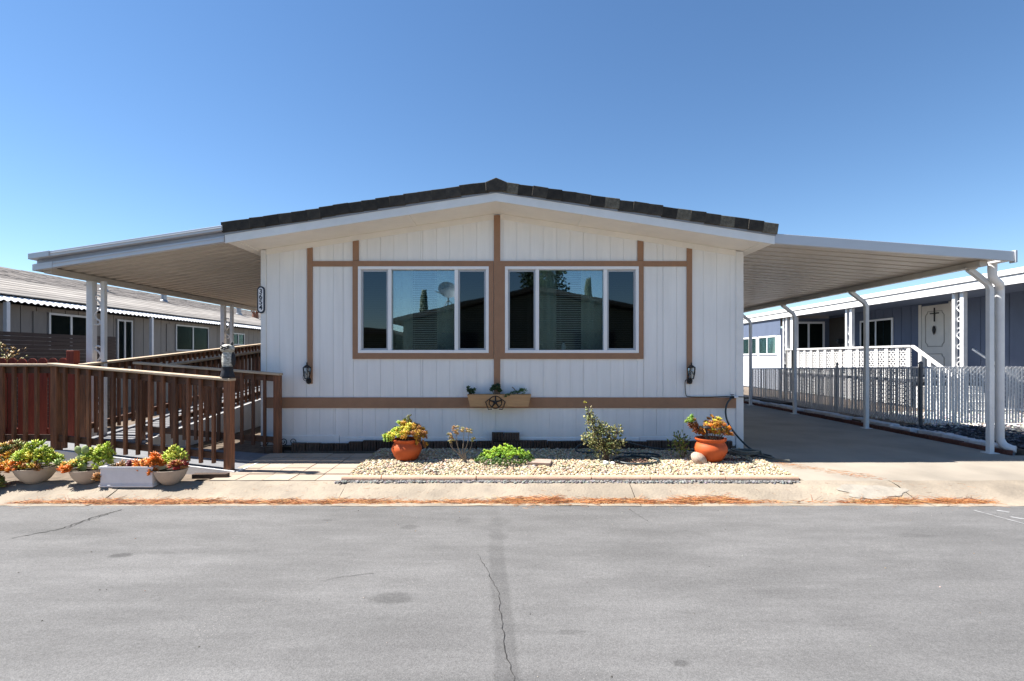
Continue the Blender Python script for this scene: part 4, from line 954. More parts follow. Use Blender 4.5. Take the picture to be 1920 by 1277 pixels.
# bare sprig
t = thing('dry_sprig', (-0.60,6.80,0.0), 'sparse woody sprig with a few dry leaf tips', 'plant'); sm = MB(); lv = Leaves(); bp = (-0.585,6.80)
for (dx, h) in ((-0.20,0.36),(-0.115,0.45),(-0.10,0.40),(-0.005,0.44),(0.06,0.42),(0.10,0.30),(-0.17,0.30)):
    sm.tube(smooth_path([(bp[0],bp[1],-0.01),(bp[0]-0.06+dx*0.3,bp[1],0.13),(bp[0]-0.05+dx*0.85,bp[1]+0.01,h*0.65),(bp[0]-0.04+dx,bp[1],h)],4), [0.008,]*5+[0.005]*4+[0.0035]*4, 5)
    lv = Leaves()
    for k in range(7): lv.rosette((bp[0]-0.04+dx+random.uniform(-.035,.035),bp[1]+random.uniform(-.03,.03),h+random.uniform(-.03,.03)), 6, 0.032, 0.014, 0.005, [(0.42,0.32,0.13),(0.34,0.32,0.14),(0.45,0.24,0.09)], (0,0,1))
    lv.build('leaf_tip', t)
sm.build('stems', mat('pale_woody_stem', (0.27,0.215,0.165), 0.85, 0.15, 20), t, smooth=True)
# paver lying in the gravel
o = MB().box(-0.15,0.15,-0.105,0.105,0,0.05).build('stepping_brick', mat('grey_pink_brick', (0.36,0.27,0.22), 0.9, 0.15, 12, bump=0.3), origin=(0,0,0), bevel=0.006); o.location = (0.36,6.72,0.008); o.rotation_euler = (R(2),0,R(-10)); tag(o, 'grey-pink brick lying flat in the gravel beside the green mound', 'brick')
# rose-like shrub
t = thing('small_shrub', (1.28,6.88,0.0), 'leggy olive-green shrub in the gravel ringed by the hose', 'shrub'); sm = MB(); lv = Leaves()
cl = [(1.22,0.22,.20,.17,210),(1.10,0.36,.15,.11,110),(1.36,0.26,.15,.13,110),(1.16,0.46,.11,.10,85),(1.05,0.57,.085,.075,55),(1.30,0.42,.09,.08,45),(1.41,0.42,.06,.07,30),(1.02,0.68,.035,.05,14),(1.00,0.31,.06,.05,24)]
for (x, z, rx, rz_, n) in cl:
    lv.cloud((x,6.88,z), (rx,rx*.85,rz_), int(n*1.8), 0.050, 0.023, 0.003, [(0.28,0.29,0.10),(0.36,0.36,0.15),(0.22,0.24,0.08),(0.44,0.41,0.20),(0.11,0.14,0.05)], 0.3, 0.0)
    sm.tube(smooth_path([(1.27,6.88,-0.01),(1.25+(x-1.25)*.35,6.88,z*.45),(x,6.88,z)],4), [0.012]*3+[0.007]*6, 5)
sm.tube([(1.05,6.88,0.55),(1.0,6.88,0.70),(0.975,6.88,0.79)], 0.004, 5); lv.rosette((0.975,6.88,0.79), 6, 0.035, 0.012, 0.004, [G_YEL], (0,0,1))
sm.build('stems', M_bark, t); lv.build('leaves', t)
for (x, y, s_, lb) in ((1.22,6.72,0.046,'larger white stone at the foot of the shrub'),(1.305,6.70,0.034,'smaller white stone between the shrub and the hose loop')):
    o = stones('white_stone', [(x,y,0.03)], s_, [(0.72,0.70,0.66)], None); tag(o, lb, 'stone', 'white stones by the shrub')
# dark litter around shrub and pot
stones('leaf_litter', [(random.uniform(1.35,1.80), random.uniform(6.7,7.0), bz(6.8)+0.022+random.uniform(0,.008)) for _ in range(160)] + [(random.uniform(2.85,3.15), random.uniform(6.85,7.0), 0.03) for _ in range(90)], 0.016, [(0.10,0.06,0.04),(0.16,0.09,0.06)], 'stuff')
bpy.data.objects['leaf_litter']['label'] = 'scattered dark leaf litter on the gravel'; bpy.data.objects['leaf_litter']['category'] = 'litter'

# hoses
def hz(y): return bz(y)+0.03
h1 = smooth_path([(3.315,Y0-0.06,0.80),(3.285,Y0-0.075,0.775),(3.225,Y0-0.09,0.70),(3.20,Y0-0.10,0.57),(3.23,Y0-0.12,0.42),(3.33,Y0-0.16,0.25),(3.47,Y0-0.26,0.08),(3.56,Y0-0.40,0.02),(3.62,7.25,0.02),(3.58,7.10,0.02),(3.42,7.14,0.035),(3.30,7.28,0.05),(3.05,7.40,0.05),(2.5,7.55,0.05),(2.15,7.58,0.06),(1.85,7.52,0.12),(1.55,7.45,0.20),(1.25,7.48,0.20),(0.98,7.52,0.12),(0.93,7.45,0.05),(1.1,7.35,0.045),(1.6,7.30,0.045),(1.95,7.25,0.05),(2.0,7.05,0.05),(1.55,7.05,0.05),(1.34,6.86,0.05),(1.45,6.66,0.04),(1.65,6.60,0.04),(1.86,6.70,0.04),(1.93,6.86,0.045),(1.80,7.02,0.05),(1.62,7.06,0.07)], 6)
hose = MB().tube(h1, 0.0135, 8).build('garden_hose', M_hose, smooth=True); tag(hose, 'dark green garden hose from the wall tap looping round the shrub', 'hose')
h2 = []
for k in range(60):
    a = k*0.42; h2.append((3.28+0.20*math.cos(a)+0.01*math.sin(k), 7.28+0.13*math.sin(a), 0.045+0.0018*k/2+0.01*math.sin(a*1.5)))
h2 += [(3.45,7.12,0.05),(3.58,7.0,0.02),(3.72,6.93,0.018)]
tag(MB().tube(h2, 0.012, 7).build('coiled_hose', M_hosegrey, smooth=True), 'dusty grey hose coiled at the house corner behind the orange pot', 'hose')
tp = thing('hose_tap', (3.32,Y0-0.02,0.80), 'small brass and black hose tap at the corner board', 'tap')
MB().tube([(3.40,Y0-0.018,0.80),(3.40,Y0-0.06,0.80),(3.32,Y0-0.062,0.80)], 0.014, 8).build('pipe', M_vinyl, tp)
MB().tube([(3.34,Y0-0.062,0.80),(3.30,Y0-0.062,0.795),(3.285,Y0-0.065,0.775)], 0.02, 8).tube([(3.31,Y0-0.065,0.80),(3.31,Y0-0.065,0.835)], 0.006, 6).build('valve', M_black, tp)
bx('handle', M_black, tp, 3.29, 3.34, Y0-0.072, Y0-0.058, 0.833, 0.842)

# ================================================================== PLANTERS ON THE KERB
def kz(y): return float(np.interp(y, [p[0] for p in KP], [p[1] for p in KP]))
def bowl(x, y, r, h, label):
    z = kz(y-r*0.3)-0.002
    t = thing('planter_bowl', (x,y,z), label, 'planter', 'stone-coloured bowls of succulents on the kerb')
    MB().lathe([(r*0.40,0.0),(r*0.44,0.004),(r*0.66,h*0.25),(r*0.84,h*0.55),(r*0.95,h*0.82),(r,h*0.97),(r*1.01,h),(r*0.95,h),(r*0.90,h*0.85)], (x,y,z), 64, rib=0.008, ribn=32).build('bowl', M_bowl, t, smooth=True)
    MB().lathe([(0.001,h*0.92),(r*0.93,h*0.90)], (x,y,z), 24).build('soil', M_soil, t)
    return t, z+h
def spread(lv, x, y, z, rx, ry, n, cols, hh=0.05, L=0.050, W=0.020, k=10):
    for _ in range(int(n*1.5)):
        a = random.uniform(0,6.28); r = math.sqrt(random.random()); px_ = x+rx*r*math.cos(a); py_ = y+ry*r*math.sin(a)
        q_ = random.uniform(0.65,1.5); lv.rosette((px_,py_,z+hh*(1-r*r)*random.uniform(.55,1.25)+random.uniform(-.02,.045)), k, L*q_, W*(0.6+0.4*q_), 0.008, cols, ((px_-x)*4,(py_-y)*4-.3,1), (0.1,1.25))
    return lv
t, z = bowl(-5.54, 6.02, 0.205, 0.185, 'stone-coloured bowl of lime and bronze succulents beside the overflowing orange clump')
lv = Leaves(); spread(lv,-5.53,6.02,z+0.03,0.22,0.17,90,[G_LIME,(0.52,0.60,0.07),(0.36,0.46,0.06),G_YEL],0.16); spread(lv,-5.57,5.89,z+0.0,0.19,0.06,30,[G_OR,G_GOLD,G_BR],0.02); lv.build('succulents', t)
t, z = bowl(-4.93, 6.0, 0.165, 0.165, 'stone-coloured bowl with a pale cactus pad and trailing lime succulents')
lv = Leaves(); spread(lv,-4.86,6.02,z+0.03,0.18,0.12,56,[G_LIME,(0.52,0.58,0.08),(0.34,0.46,0.06)],0.14); spread(lv,-5.05,5.97,z+0.02,0.11,0.09,24,[(0.40,0.40,0.08),G_GOLD,(0.30,0.36,0.08)],0.03); spread(lv,-5.06,5.87,z+0.0,0.05,0.03,10,[G_OR],0.01); spread(lv,-5.17,5.93,z+0.03,0.04,0.03,7,[(0.30,0.40,0.12)],0.01)
spread(lv,-4.77,6.05,z+0.13,0.10,0.06,22,[G_LIME,(0.42,0.48,0.06)],0.08); lv.build('succulents', t)
M_cactus = mat('cactus_pad', (0.27,0.34,0.12), 0.6, 0.15, 30, bump=0.4, bscale=90)
for (x, zz, s_, ry) in ((-4.95,z+0.13,0.062,0.1),(-4.99,z+0.225,0.045,-0.35),(-4.91,z+0.225,0.050,0.4),(-4.94,z+0.03,0.055,0.0)):
    o = MB().lathe([(0.15*s_,-1.15*s_),(0.7*s_,-0.6*s_),(0.95*s_,0.1*s_),(0.75*s_,0.8*s_),(0.1*s_,1.15*s_)], (0,0,0), 14, 1, 0.35).build('cactus_pad', M_cactus, origin=(0,0,0), smooth=True)
    o.parent = t; o.location = Vector((x,5.95,zz))-WL[t.name]; o.rotation_euler = (0,ry,0)
t, z = bowl(-3.945, 5.98, 0.175, 0.175, 'stone-coloured bowl of orange, lime and crimson succulents at the white trough')
lv = Leaves(); spread(lv,-4.07,5.92,z+0.04,0.08,0.08,34,[G_OR,(0.72,0.20,0.02)],0.07); spread(lv,-3.92,6.01,z+0.04,0.13,0.10,42,[G_LIME,(0.56,0.58,0.08)],0.13); spread(lv,-3.83,5.94,z+0.02,0.09,0.07,24,[G_RED,(0.36,0.05,0.03),G_BR],0.02); spread(lv,-4.10,5.88,z-0.04,0.03,0.03,8,[G_OR,G_BR],0.0); lv.build('succulents', t)
# white trough
tz = kz(5.90)-0.004; tr_ = thing('planter_trough', (-4.37,5.99,tz), 'white rectangular trough planter with sparse orange succulents', 'planter')
mb = MB(); x0, x1, y0, y1 = -4.665,-4.075,5.86,6.11; H = 0.225
for (a, b, c, d) in ((x0,x1,y0,y0+0.022),(x0,x1,y1-0.022,y1),(x0,x0+0.022,y0+0.022,y1-0.022),(x1-0.022,x1,y0+0.022,y1-0.022)): mb.box(a,b,c,d,tz,tz+H)
mb.box(x0+0.022,x1-0.022,y0+0.022,y1-0.022,tz,tz+0.02).build('trough', M_whitepl, tr_, bevel=0.004)
mb = MB()
for (zz, e, hh) in ((0.0,0.012,0.022),(0.205,0.010,0.026),(0.03,0.005,0.012)):
    for (a, b, c, d) in ((x0-e,x1+e,y0-e,y0-0.0005),(x0-e,x1+e,y1+0.0005,y1+e),(x0-e,x0-0.0005,y0,y1),(x1+0.0005,x1+e,y0,y1)): mb.box(a,b,c,d,tz+zz,tz+zz+hh)
mb.build('moulding', M_whitepl, tr_, bevel=0.003)
bx('soil', M_soil, tr_, x0+0.0225, x1-0.0225, y0+0.0225, y1-0.0225, tz+0.021, tz+0.165)
lv = Leaves(); spread(lv,-4.24,5.96,tz+0.185,0.08,0.06,22,[G_OR,G_GOLD,(0.6,0.22,0.06)],0.035); spread(lv,-4.40,5.99,tz+0.19,0.03,0.03,5,[(0.25,0.08,0.10)],0.05); spread(lv,-4.54,5.99,tz+0.18,0.07,0.06,8,[G_BR,(0.2,0.16,0.1)],0.02); lv.build('succulents', tr_); lv = Leaves(); spread(lv,-4.69,5.86,tz+0.08,0.012,0.01,8,[G_BR],0.02); lv.build('dry_trailer', tr_)
# overflowing clump at the far end
t = thing('succulent_clump', (-5.95,6.0,-0.06), 'orange and bronze succulent clump sprawling over the kerb', 'plant'); lv = Leaves()
for (x, y, zc, rx, ry, n, cols, hh) in ((-5.92,6.03,0.12,0.20,0.16,70,[G_GOLD,G_OLIVE,G_OR],0.18),(-5.86,5.93,0.08,0.14,0.10,50,[G_OR,G_OR,G_GOLD],0.10),(-5.92,5.84,-0.06,0.16,0.10,45,[G_OLIVE,(0.2,0.22,0.04),G_BR],0.06),(-5.86,6.10,0.28,0.12,0.1,30,[(0.36,0.18,0.05),G_OLIVE],0.08),(-5.95,5.8,0.02,0.15,0.12,40,[G_OLIVE,G_GOLD],0.1)):
    spread(lv, x, y, zc, rx, ry, n, cols, hh)
lv.build('leaves', t)
o = MB().box(-0.20,0.20,-0.045,0.045,0,0.055).build('edging_brick', M_brick, origin=(0,0,0), bevel=0.005); o.location = (-3.62,6.22,-0.05); o.rotation_euler = (0,0,R(4)); tag(o, 'brown ribbed brick lying against the white ramp edge', 'brick')

# ================================================================== RIGHT SIDE: BORDER, FENCE, NEIGHBOUR
rb = thing('driveway_border', (7.2,7.5,0), 'red brick row and white kerb blocks edging the driveway', 'border')
def bpath(y): return 7.16 + 0.05*math.sin((y-7.4)*0.5)
y = 7.44; n = 0
b0 = MB().box(-0.045,0.045,-0.098,0.098,-0.06,0.055).build('brick', M_brickred, origin=(0,0,0), bevel=0.004)
while y < 16:
    o = b0 if n == 0 else b0.copy()
    if n: COL.objects.link(o)
    o.parent = rb; o.location = Vector((bpath(y), y+0.1, random.uniform(-.006,.006)))-WL[rb.name]; o.rotation_euler = (0,0,random.uniform(-.03,.03)); y += 0.206; n += 1
M_wkerb = mat('white_kerb_block', (0.60,0.60,0.61), 0.85, 0.12, 9, bump=0.4, bscale=40, rnd=0.06)
b1 = MB().box(-0.10,0.10,-0.295,0.295,-0.08,0.10).build('kerb_block', M_wkerb, origin=(0,0,0), bevel=0.02)
y = 7.60; n = 0
while y < 15.6:
    o = b1 if n == 0 else b1.copy()
    if n: COL.objects.link(o)
    o.parent = rb; o.location = Vector((bpath(y)+0.17+(0.06*(n%3)), y+0.3, random.uniform(-.01,.01)))-WL[rb.name]; o.rotation_euler = (random.uniform(-.02,.02),0,random.uniform(-.04,.04)); y += 0.61; n += 1
rbase = struct(MB().box(7.40,30,7.385,30,-0.1,0.06).build('side_bed', M_dirt, origin=(0,0,0)))
bs = stones('dark_bed_rocks', [(random.uniform(7.45,11), random.uniform(7.45,9.95), 0.07+random.uniform(0,.02)) for _ in range(3600)], 0.034, [(0.03,0.03,0.034),(0.05,0.05,0.055),(0.02,0.02,0.024),(0.13,0.13,0.14)])
bs['label'] = 'dark lava rocks in the bed beyond the driveway'; bs['category'] = 'rocks'
ws = stones('pale_bed_gravel', [(random.uniform(7.95,12), random.uniform(9.65,12.5), 0.07+random.uniform(0,.02)) for _ in range(2600)], 0.03, [(0.62,0.60,0.56),(0.5,0.48,0.45)])
ws['label'] = 'pale gravel in the neighbouring yard behind the fence'; ws['category'] = 'gravel'
o = stones('boulder', [(9.35,9.2,0.13)], 0.19, [(0.42,0.42,0.41)], None); tag(o, 'grey boulder among dark rocks beside the chain link fence', 'boulder')

fn = thing('chain_link_fence', (7.9,10.0,0.06), 'chain link fence with white slats between driveway and blue-grey home', 'fence')
def fz(y): return 0.10 - 0.02*(y-10)
def ft(y): return 1.215 - 0.028*(y-10)
sl = MB(); y = 10.05
while y < 17.2:
    jx = random.uniform(-.007,.007); sl.box(7.897+jx,7.903+jx,y,y+random.uniform(0.034,0.044),fz(y)+0.03,ft(y)-random.uniform(0,.015)); y += 0.058
o = sl.build('slats', M_slat, fn); o['kind'] = 'stuff'
sl = MB(); x = 7.98
while x < 12.6:
    jx = random.uniform(-.006,.006); sl.box(x,x+random.uniform(0.034,0.044),9.997+jx,10.003+jx,0.13,1.20-random.uniform(0,.015)); x += 0.058
o = sl.build('slats', M_slat, fn); o['kind'] = 'stuff'
def wires(length, H, sp=0.085):
    out = []; k = -H
    while k < length:
        for sgn in (1,-1):
            a0 = k; z0_, z1_ = 0.0, H; u0, u1 = (k, k+H) if sgn > 0 else (k+H, k)
            # clip to 0..length
            pts_ = []
            for t in (0.0, 1.0): pts_.append((u0+(u1-u0)*t, H*t))
            (ua, za_), (ub, zb_) = pts_
            if ua > ub: (ua,za_),(ub,zb_) = (ub,zb_),(ua,za_)
            if ub <= 0 or ua >= length: continue
            if ua < 0: za_ += (zb_-za_)*(0-ua)/(ub-ua); ua = 0
            if ub > length: zb_ = za_+(zb_-za_)*(length-ua)/(ub-ua); ub = length
            out.append(((ua,za_),(ub,zb_)))
        k += sp
    return out
wm = MB()
for (a, b) in wires(7.1, 1.12): wm.bar((7.887,10.05+a[0],fz(10.05+a[0])+a[1]*(1-0.007*a[0])), (7.887,10.05+b[0],fz(10.05+b[0])+b[1]*(1-0.007*b[0])), 0.0032, 0.0032)
o = wm.build('mesh_wire', mat('dull_wire', (0.36,0.37,0.39), 0.5, 0.05, 8), fn); o['kind'] = 'stuff'
wm = MB()
for (a, b) in wires(4.6, 1.12): wm.bar((7.95+a[0],9.987,0.11+a[1]), (7.95+b[0],9.987,0.11+b[1]), 0.0032, 0.0032)
o = wm.build('mesh_wire', M_slat, fn); o['kind'] = 'stuff'
for (x, y, h, r) in ((7.90,10.0,1.27,0.034),(7.92,12.6,1.22,0.026),(7.92,15.0,1.15,0.026),(7.92,17.2,1.08,0.026),(10.2,10.02,1.24,0.026),(12.6,10.02,1.24,0.026)):
    p = MB().tube([(x,y,0.0),(x,y,h)], r, 10).build('post', M_fpost if r > .03 else M_galv, fn, smooth=True)
    MB().lathe([(r*1.15,0),(r*1.15,0.02),(r*0.7,0.045),(r*0.2,0.055)], (x,y,h), 10).build('cap', M_fpost, p)
MB().tube([(7.92,10,1.20),(7.92,17.2,1.02)], 0.018, 8).build('top_rail', M_galv, fn); MB().tube([(7.9,10.02,1.20),(12.6,10.02,1.20)], 0.018, 8).build('top_rail', M_galv, fn)
o = MB().box(7.45,7.85,14.4,17.6,-0.05,0.14).build('timber_edge', M_darkslat); tag(o, 'dark timber at the far foot of the slatted fence', 'timber')
lv = Leaves().cloud((6.95,16.3,0.35), (0.28,0.3,0.4), 260, 0.12, 0.03, 0.004, [(0.30,0.34,0.05),(0.2,0.25,0.05)], 0.8, 0.0); t = thing('grassy_plant', (6.95,16.3,0), 'yellow-green leafy plant at the far end of the driveway', 'plant'); lv.build('leaves', t)

# neighbour to the right
nb = thing('blue_neighbour_home', (13,16,0), 'blue-grey mobile home with white fascia and a covered porch', 'house')
XW, XA = 12.5, 10.6
MB().box(XW,XW+6,8.5,20.4,0.1,3.35).build('wall', M_blue, nb)
for k in range(30):
    y = 8.6+k*0.4
    if y < 20.3: bx('siding_batten', M_blue, nb, XW-0.012, XW-0.0005, y, y+0.012, 0.1, 3.3)
room = MB().box(XA,XW-0.001,20.41,27,0.1,2.55).build('sunroom_wall', M_palew, nb)
MB().box(XA-0.02,XA-0.0005,20.41,27,2.30,3.05).build('sunroom_header', M_blue, nb)
def fr(name, z0, z1, x0, x1, m=M_white): return MB().pyz([(8.0,z0),(27,z0),(27,z1),(8.0,z1)], x0, x1).build(name, m, nb)
fr('lower_fascia', 2.94, 3.10, XA-0.09, XA-0.05); fr('fascia_shadow_gap', 3.1005, 3.145, XA-0.07, XA-0.03, M_drip); fr('upper_fascia', 3.1455, 3.26, XA-0.11, XA-0.05)
MB().box(XA-0.049,XW+6.2,8.0,27,3.02,3.10).build('porch_ceiling', M_blue, nb); MB().pxz([(XA-0.1,3.262),(19,3.262),(19,3.35),(15,3.72)], 8.0, 27).build('roof', M_metalroof, nb)
def sidewin(y0, y1, z0, z1, x, nm='window', n=2, m=M_nglass, cm=None):
    f = MB().box(x-0.035,x-0.001,y0,y1,z0,z0+0.06).box(x-0.035,x-0.001,y0,y1,z1-0.06,z1).box(x-0.035,x-0.001,y0,y0+0.06,z0+0.06,z1-0.06).box(x-0.035,x-0.001,y1-0.06,y1,z0+0.06,z1-0.06)
    for k in range(1,n): yy = y0+(y1-y0)*k/n; f.box(x-0.033,x-0.001,yy-0.025,yy+0.025,z0+0.06,z1-0.06)
    w_ = f.build(nm, M_vinyl, nb)
    MB().box(x-0.018,x-0.012,y0+0.06,y1-0.06,z0+0.06,z1-0.06).build('pane', m, w_); MB().box(x-0.0075,x-0.0015,y0+0.06,y1-0.06,z0+0.06,z1-0.06).build('drawn_curtain', cm or M_brownpanel, w_)
    return w_
sidewin(16.95,18.55,1.62,2.70,XW); sidewin(20.7-0.6,20.4-0.05,1.7,2.6,XW) if False else None
# window on the porch end wall and brown panel
bx('screen_panel', M_brownpanel, nb, XW-0.05, XW-0.013, 19.3, 20.3, 0.9, 2.92)
MB().box(XA+0.21,XW-0.002,20.36,20.405,0.82,2.93).build('porch_end_wall', M_blue, nb)
ew = MB().box(11.02,12.28,20.31,20.3595,1.70,1.76).box(11.02,12.28,20.31,20.3595,2.72,2.80).box(11.02,11.09,20.31,20.3595,1.76,2.72).box(12.21,12.28,20.31,20.3595,1.76,2.72).box(11.62,11.69,20.315,20.3595,1.76,2.72).build('window', M_vinyl, nb)
MB().box(11.09,12.21,20.335,20.34,1.76,2.72).build('pane', M_nglass, ew); MB().box(11.09,12.21,20.35,20.358,1.76,2.72).build('drawn_curtain', M_brownpanel, ew)
for (a, b) in ((20.7,22.2),(22.35,23.8),(23.95,25.4),(25.5,26.9)): sidewin(a,b,1.50,2.28,XA,'sunroom_window',cm=M_curtain)
dr = bx('door', M_door, nb, XW-0.05, XW-0.001, 14.75, 15.72, 0.86, 2.94, 0.004)
bx('door_frame', M_door, nb, XW-0.06, XW-0.051, 15.725, 15.84, 0.86, 2.99); bx('door_frame', M_door, nb, XW-0.06, XW-0.0005, 14.64, 14.745, 0.86, 2.99)
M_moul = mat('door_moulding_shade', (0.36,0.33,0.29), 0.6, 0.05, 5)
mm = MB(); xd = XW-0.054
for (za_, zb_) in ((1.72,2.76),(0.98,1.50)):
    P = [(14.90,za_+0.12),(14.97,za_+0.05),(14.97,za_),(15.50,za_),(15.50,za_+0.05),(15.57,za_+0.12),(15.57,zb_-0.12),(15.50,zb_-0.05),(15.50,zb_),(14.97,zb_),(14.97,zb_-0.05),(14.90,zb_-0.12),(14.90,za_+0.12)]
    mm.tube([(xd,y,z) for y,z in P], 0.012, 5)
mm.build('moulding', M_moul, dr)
MB().box(xd-0.02,xd+0.003,15.22,15.25,2.45,2.86).box(xd-0.02,xd+0.003,15.08,15.39,2.68,2.71).build('cross', M_black, dr)
MB().lathe([(0.005,-0.14),(0.04,-0.08),(0.06,0.0),(0.05,0.08),(0.01,0.13)], (xd-0.02,15.24,2.20), 8, 0.5, 1).build('knocker', M_black, dr)
# porch
po = thing('lattice_porch', (11.5,16.5,0.06), 'white lattice-railed porch with steps and scrollwork posts on the blue-grey home', 'porch')
bx('deck', M_deck, po, XA, XW-0.002, 13.75, 20.4, 0.74, 0.82)
for (y, zs) in ((12.2,(1.15,1.85,2.5)),(16.2,(1.2,2.1)),(20.0,(1.1,1.8,2.4))): scroll_post(po, XA+0.05, y, 0.06, 2.935, M_post, 0.24, 'y', zs, 0.10, 0.08)
bx('square_column', M_white, po, XA, XA+0.2, 19.5, 19.72, 0.06, 2.935)
rl = MB().bar((XA+0.02,13.75,1.70),(XA+0.02,20.0,1.70),0.10,0.05).bar((XA+0.02,13.75,0.86),(XA+0.02,20.0,0.86),0.05,0.07).build('railing', M_white, po)
for k in range(16): y = 13.78+k*0.41; MB().box(XA+0.0,XA+0.024,y,y+0.12,0.10,1.672).build('picket', M_white, rl)
lt = MB()
for (a, b) in wires(6.2, 0.80, 0.125):
    lt.bar((XA+0.035,13.78+a[0],0.88+a[1]),(XA+0.035,13.78+b[0],0.88+b[1]),0.008,0.030)
o = lt.build('lattice', M_white, rl); o['kind'] = 'stuff'
lt = MB()
for (a, b) in wires(6.2, 0.6, 0.125): lt.bar((XA+0.035,13.78+a[0],0.12+a[1]),(XA+0.035,13.78+b[0],0.12+b[1]),0.008,0.030)
o = lt.build('lattice', M_white, rl); o['kind'] = 'stuff'
sr = MB().bar((XA+0.02,13.72,1.70),(XA+0.02,12.45,0.95),0.08,0.05).build('stair_rail', M_white, po)
for k in range(4): y = 13.5-k*0.30; z = 1.68-0.59*(13.72-y); MB().box(XA,XA+0.024,y-0.1,y,0.1,z-0.03).build('picket', M_white, sr)
MB().bar((XW-0.25,13.75,1.62),(XW-0.25,12.4,0.82),0.05,0.05).build('stair_rail', M_white, po)
for k in range(4): bx('step', M_white, po, XA+0.1, XW-0.3, 13.72-0.3*(k+1), 13.72-0.3*k-0.005, 0.06, 0.74-0.17*k-0.10)
# exercise bicycle on the porch
bk = thing('exercise_bike', (11.6,17.9,0.82), 'black exercise bike standing on the lattice porch', 'exercise bike')
b = MB().tube([(11.5,17.5,0.86),(11.5,18.3,0.86)],0.03,6).tube([(11.5,17.7,0.9),(11.5,17.75,1.75)],0.03,6).tube([(11.5,18.2,0.9),(11.5,18.1,1.9)],0.03,6).build('frame', M_black, bk)
MB().lathe([(0.02,0),(0.13,0.03),(0.12,0.09),(0.03,0.11)],(11.5,17.72,1.75),12).build('seat', M_black, bk)
MB().tube([(11.25,17.95,1.98),(11.4,18.1,1.9),(11.6,18.1,1.9),(11.75,17.95,1.98)],0.025,6).build('handlebar', M_black, bk)
MB().lathe([(0.05,-0.05),(0.25,-0.03),(0.25,0.03),(0.05,0.05)],(11.5,18.0,1.15),16).build('flywheel', M_black, bk); bx('console', M_black, bk, 11.4, 11.6, 18.08, 18.14, 1.88, 2.05)

# ================================================================== LEFT NEIGHBOUR
ln = thing('grey_neighbour_home', (-13,15,0), 'grey panelled mobile home with weathered roof beyond the ramp', 'house')
XN = -11.4
MB().box(XN-6,XN-0.03,4,34,-0.1,2.62).build('wall', M_nwall, ln)
y = 4.0; p0 = None
while y < 34:
    o = p0.copy() if p0 else MB().box(XN-0.028,XN,-0.19,0.19,-0.1,2.6).build('wall_panel', M_nwall, ln)
    if p0: COL.objects.link(o)
    else:
        p0 = o; WL['_p'] = 0
        me = o.data; co = np.empty(len(me.vertices)*3); me.vertices.foreach_get('co', co)
        co[1::3] += WL[ln.name].y; me.vertices.foreach_set('co', co)    # panel modelled about its own centre line
    o.parent = ln; o.location = (0, y+0.2-WL[ln.name].y, 0); y += 0.40
def leftwin(y0, y1, z0, z1):
    x = XN+0.001; f = MB().box(x,x+0.04,y0,y1,z0,z0+0.05).box(x,x+0.04,y0,y1,z1-0.05,z1).box(x,x+0.04,y0,y0+0.05,z0+0.05,z1-0.05).box(x,x+0.04,y1-0.05,y1,z0+0.05,z1-0.05)
    ym = (y0+y1)/2; f.box(x,x+0.035,ym-0.03,ym+0.03,z0+0.05,z1-0.05); w_ = f.build('window', M_alu, ln)
    MB().box(x+0.012,x+0.018,y0+0.05,y1-0.05,z0+0.05,z1-0.05).build('pane', M_nglass, w_); MB().box(x+0.001,x+0.006,y0+0.05,y1-0.05,z0+0.05,z1-0.05).build('drawn_curtain', M_brownpanel, w_)
for a in ((12.7,14.0,1.55,2.5),(14.9,15.5,1.3,2.5),(17.5,19.4,1.62,2.52),(21,22,1.9,2.4)): leftwin(*a)
for y in (12.6,14.05,17.35,19.45): bx('shutter', M_nwall, ln, XN+0.001, XN+0.025, y-0.30 if y in (12.6,17.35) else y, y if y in (12.6,17.35) else y+0.3, 1.6, 2.5)
for y in (7.5,11.2,15.7,20.2,25): bx('awning_post', M_post, ln, -10.98, -10.90, y-0.04, y+0.04, -0.08, 2.60)
mb = MB()
def lw(u, v, off=0): 
    y = 4+30*u; x = -10.88-0.42*v; return (x, y, 2.62+0.14*v+0.018*math.sin(y*2*math.pi/0.16)+off)
mb.grid(lw, 1500, 1); mb.grid(lambda u, v: lw(u,v,0.006), 1500, 1); mb.build('corrugated_awning', M_post, ln, smooth=True)
for k in range(7):
    x0 = -11.25-0.26*k; z = 2.80+0.088*k; MB().pxz([(x0-0.30,z+0.088),(x0,z-0.0),(x0,z+0.022),(x0-0.30,z+0.115)][::-1], 4, 34).build('roof_course', M_metalroof, ln)
for k in range(11):
    x0 = -13.05-0.21*k; z = 3.405+0.064*k
    mb = MB(); y = 4-random.uniform(0,.3)
    while y < 34:
        wd = random.uniform(0.20,0.36); e = random.uniform(-.012,.012); h = random.uniform(0.012,0.026)
        mb.pxz([(x0-0.25,z+0.07),(x0+e,z),(x0+e,z+h),(x0-0.25,z+0.07+h)][::-1], y+0.006, y+wd); y += wd
    mb.build('shingle_course', M_shing, ln)
MB().pxz([(-17.5,3.3),(-15.25,4.06),(-15.25,3.9),(-11.3,2.7),(-17.5,2.65)][::-1], 4.05, 33.95).build('roof_core', M_shing, ln)
for (x, y, h, r) in ((-13.6,20.2,0.42,0.10),(-13.9,17.6,0.34,0.10),(-13.2,25,0.35,0.11)):
    zz = 3.40+(-13.05-x)*0.30; v = MB().lathe([(r*1.5,-0.1),(r*1.3,0.06),(r,0.08),(r,h),(r*1.25,h+0.01),(r*1.25,h+0.06),(r*0.2,h+0.10)], (x,y,zz), 14).build('roof_vent', M_galv, ln, smooth=True)
mb = MB()
